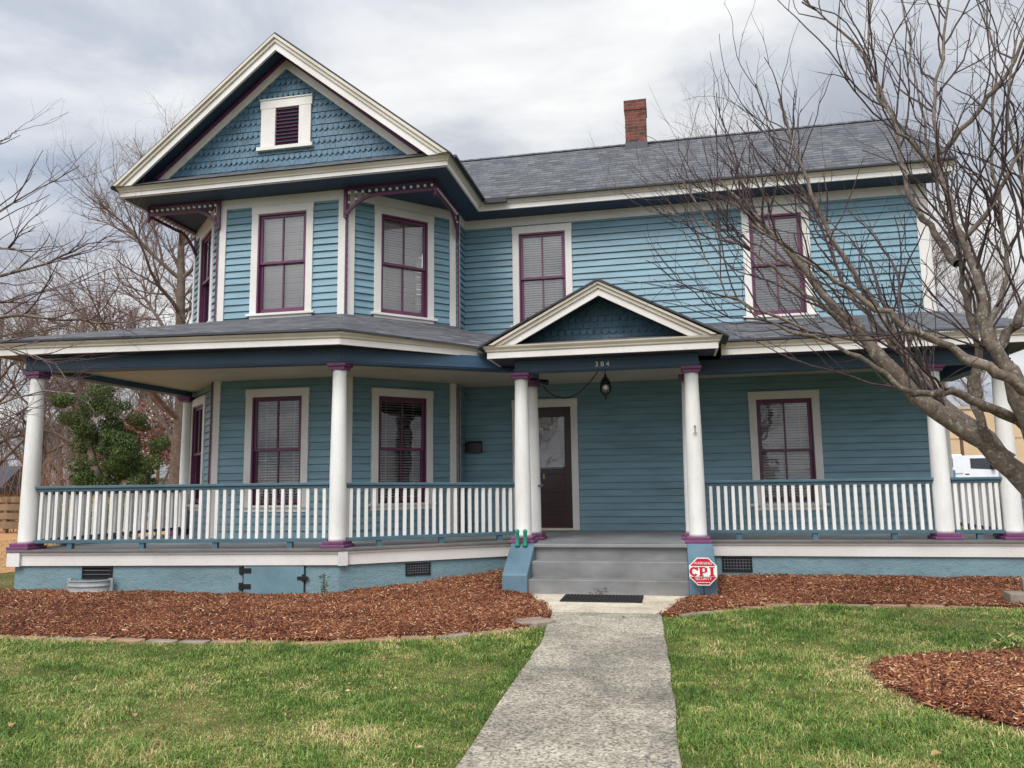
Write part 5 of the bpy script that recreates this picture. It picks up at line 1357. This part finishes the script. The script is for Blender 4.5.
# white utility truck
p = at(959, 470, 40); e = empty('utility_truck', (p.x, p.y, GZ + .34), -.35); e.scale = (1, 1, 1.1); tag(e, 'white utility truck with blue side panel parked by the beige building', 'truck')
def trk(m, prof, y0, y1): m.prism([(x, y0, z) for x, z in prof], (0, y1 - y0, 0))
m = MB(); trk(m, [(-3.4, .45), (3.0, .45), (3.05, .75), (2.95, 1.12), (1.75, 1.22), (1.1, 1.88), (.9, 1.95), (-.55, 1.95), (-.62, 1.15), (-.7, 1.15), (-.7, 1.12), (-3.4, 1.12)], -.95, .95); m.build('body', TRUCKWHITE, e, .05)
m = MB(); m.box(-3.4, .02, -1.0, 1.0, 1.12, 2.02); m.build('cargo_box', TRUCKWHITE, e, .05)
m = MB(); m.box(-3.3, -.35, -1.012, -1.0, .75, 1.30); m.build('side_panel', TRUCKBLUE, e)
m = MB(); m.box(-2.4, -.42, -1.014, -1.0, 1.44, 1.84); m.build('ribbed_panel', TRUCKGLASS, e)
m = MB()
for k in range(8): m.box(-2.38 + k * .2, -2.28 + k * .2, -1.02, -1.014, 1.44, 1.84)
m.build('panel_ribs', GALV, e)
m = MB(); trk(m, [(.36, 1.36), (1.46, 1.30), (1.06, 1.82), (.36, 1.82)], -.962, -.95); m.build('front_window', TRUCKGLASS, e)
m = MB(); m.hexa([(1.78, -.8, 1.24), (1.8, .8, 1.24), (1.14, .7, 1.9), (1.12, -.7, 1.9), (1.8, -.8, 1.25), (1.82, .8, 1.25), (1.16, .7, 1.91), (1.14, -.7, 1.91)]); m.build('windscreen', TRUCKGLASS, e)
m = MB(); m.box(1.25, 1.4, -1.2, -.97, 1.3, 1.52); m.build('mirror', BLACKMETAL, e)
m = MB(); m.box(.1, .28, -.966, -.95, 1.08, 1.13); m.build('door_handle', BLACKMETAL, e)
m = MB(); m.box(2.93, 3.04, -.9, -.5, .85, 1.05); m.build('headlight', GALV, e)
for x in (-2.3, 2.05):
    for y in (-.9, .72):
        m = MB(); m.tube([(x, y - .1, .42), (x, y + .1, .42)], .42, 20); w = m.build('wheel', RUBBER, e)
        m = MB(); m.tube([(x, y - .108 if y < 0 else y + .101, .42), (x, y - .101 if y < 0 else y + .108, .42)], .25, 16); m.build('rim', GALV, w)

# ------------------------------------------------------------------ light, sky, camera
SUN_EL, SUN_AZ = R(50), R(205)     # azimuth clockwise from +Y: behind the viewer, a little to the left
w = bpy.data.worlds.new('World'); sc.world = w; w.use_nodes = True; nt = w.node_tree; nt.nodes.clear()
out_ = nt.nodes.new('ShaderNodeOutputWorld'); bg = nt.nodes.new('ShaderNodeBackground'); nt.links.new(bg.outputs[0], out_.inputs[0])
sky = nt.nodes.new('ShaderNodeTexSky'); sky.sky_type = 'NISHITA'; sky.sun_disc = False; sky.sun_elevation = SUN_EL; sky.sun_rotation = SUN_AZ
tc = nt.nodes.new('ShaderNodeTexCoord'); sx = nt.nodes.new('ShaderNodeSeparateXYZ'); nt.links.new(tc.outputs['Generated'], sx.inputs[0])
def M(op, a_, b_=None, c_=None):
    n = nt.nodes.new('ShaderNodeMath'); n.operation = op
    for i, x in enumerate((a_, b_, c_)):
        if x is None: continue
        if hasattr(x, 'links'): nt.links.new(x, n.inputs[i])
        else: n.inputs[i].default_value = x
    return n.outputs[0]
zz = M('ADD', M('MAXIMUM', sx.outputs[2], 0.0), .22)
cx = nt.nodes.new('ShaderNodeCombineXYZ'); nt.links.new(M('DIVIDE', sx.outputs[0], zz), cx.inputs[0]); nt.links.new(M('DIVIDE', sx.outputs[1], zz), cx.inputs[1])
def wn(scale, detail, rough, off, dist=0.0):
    mp = nt.nodes.new('ShaderNodeMapping'); mp.inputs['Location'].default_value = off; mp.inputs['Scale'].default_value = (1, 1.25, 1); nt.links.new(cx.outputs[0], mp.inputs[0])
    n = nt.nodes.new('ShaderNodeTexNoise'); n.inputs['Scale'].default_value = scale; n.inputs['Detail'].default_value = detail; n.inputs['Roughness'].default_value = rough; n.inputs['Distortion'].default_value = dist
    nt.links.new(mp.outputs[0], n.inputs['Vector']); return n.outputs['Fac']
n1 = wn(1.7, 7, .56, (3.1, 1.7, 0), .35); n2 = wn(.75, 3, .5, (7.7, 4.2, 0)); n3 = wn(.7, 5, .55, (1.2, 9.4, 0), .2)
r1 = ramp(nt, n1, [(.28, lin((180, 187, 199))), (.43, lin((200, 206, 216))), (.54, lin((230, 232, 236))), (.66, lin((250, 250, 250)))])
r2 = ramp(nt, n2, [(.34, (.80, .82, .86)), (.62, (1.05, 1.05, 1.04))])
cloud = mix(nt, 1.0, r1.outputs[0], r2.outputs[0], 'MULTIPLY')
gap = ramp(nt, n3, [(.56, (0, 0, 0)), (.74, (1, 1, 1))])
skyc = mix(nt, 1.0, sky.outputs[0], (.13, .13, .13), 'MULTIPLY')
full = mix(nt, M('MULTIPLY', gap.outputs[0], .45), cloud, skyc)
# overcast brightened towards the veiled sun behind the viewer, added to light the facade
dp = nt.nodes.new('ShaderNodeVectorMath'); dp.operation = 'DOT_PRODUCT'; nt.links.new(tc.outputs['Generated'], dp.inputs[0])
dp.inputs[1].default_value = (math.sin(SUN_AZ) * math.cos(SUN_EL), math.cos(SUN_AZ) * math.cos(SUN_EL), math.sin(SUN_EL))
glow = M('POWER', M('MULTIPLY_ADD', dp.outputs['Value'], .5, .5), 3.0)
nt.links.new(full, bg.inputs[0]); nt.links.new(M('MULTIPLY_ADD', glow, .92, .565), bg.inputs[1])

sl = bpy.data.lights.new('sun', 'SUN'); sl.energy = 1.5; sl.angle = R(28); sl.color = (1, .97, .93)
so = bpy.data.objects.new('sun', sl); col.objects.link(so)
sd = Vector((math.sin(SUN_AZ) * math.cos(SUN_EL), math.cos(SUN_AZ) * math.cos(SUN_EL), math.sin(SUN_EL)))
so.rotation_euler = (-sd).to_track_quat('-Z', 'Y').to_euler()

cam = bpy.data.cameras.new('camera'); cam.sensor_width = 36; cam.lens = 36 * F / 1024; cam.clip_start = .1; cam.clip_end = 1500
co = bpy.data.objects.new('camera', cam); col.objects.link(co); co.location = (0, 0, EYE)
co.rotation_euler = (Matrix.Rotation(math.pi / 2 + PITCH, 3, 'X') @ Matrix.Rotation(-ROLL, 3, 'Z')).to_euler()
sc.camera = co
sc.view_settings.view_transform = 'Standard'; sc.view_settings.look = 'None'; sc.view_settings.exposure = 0.70; sc.view_settings.gamma = 1
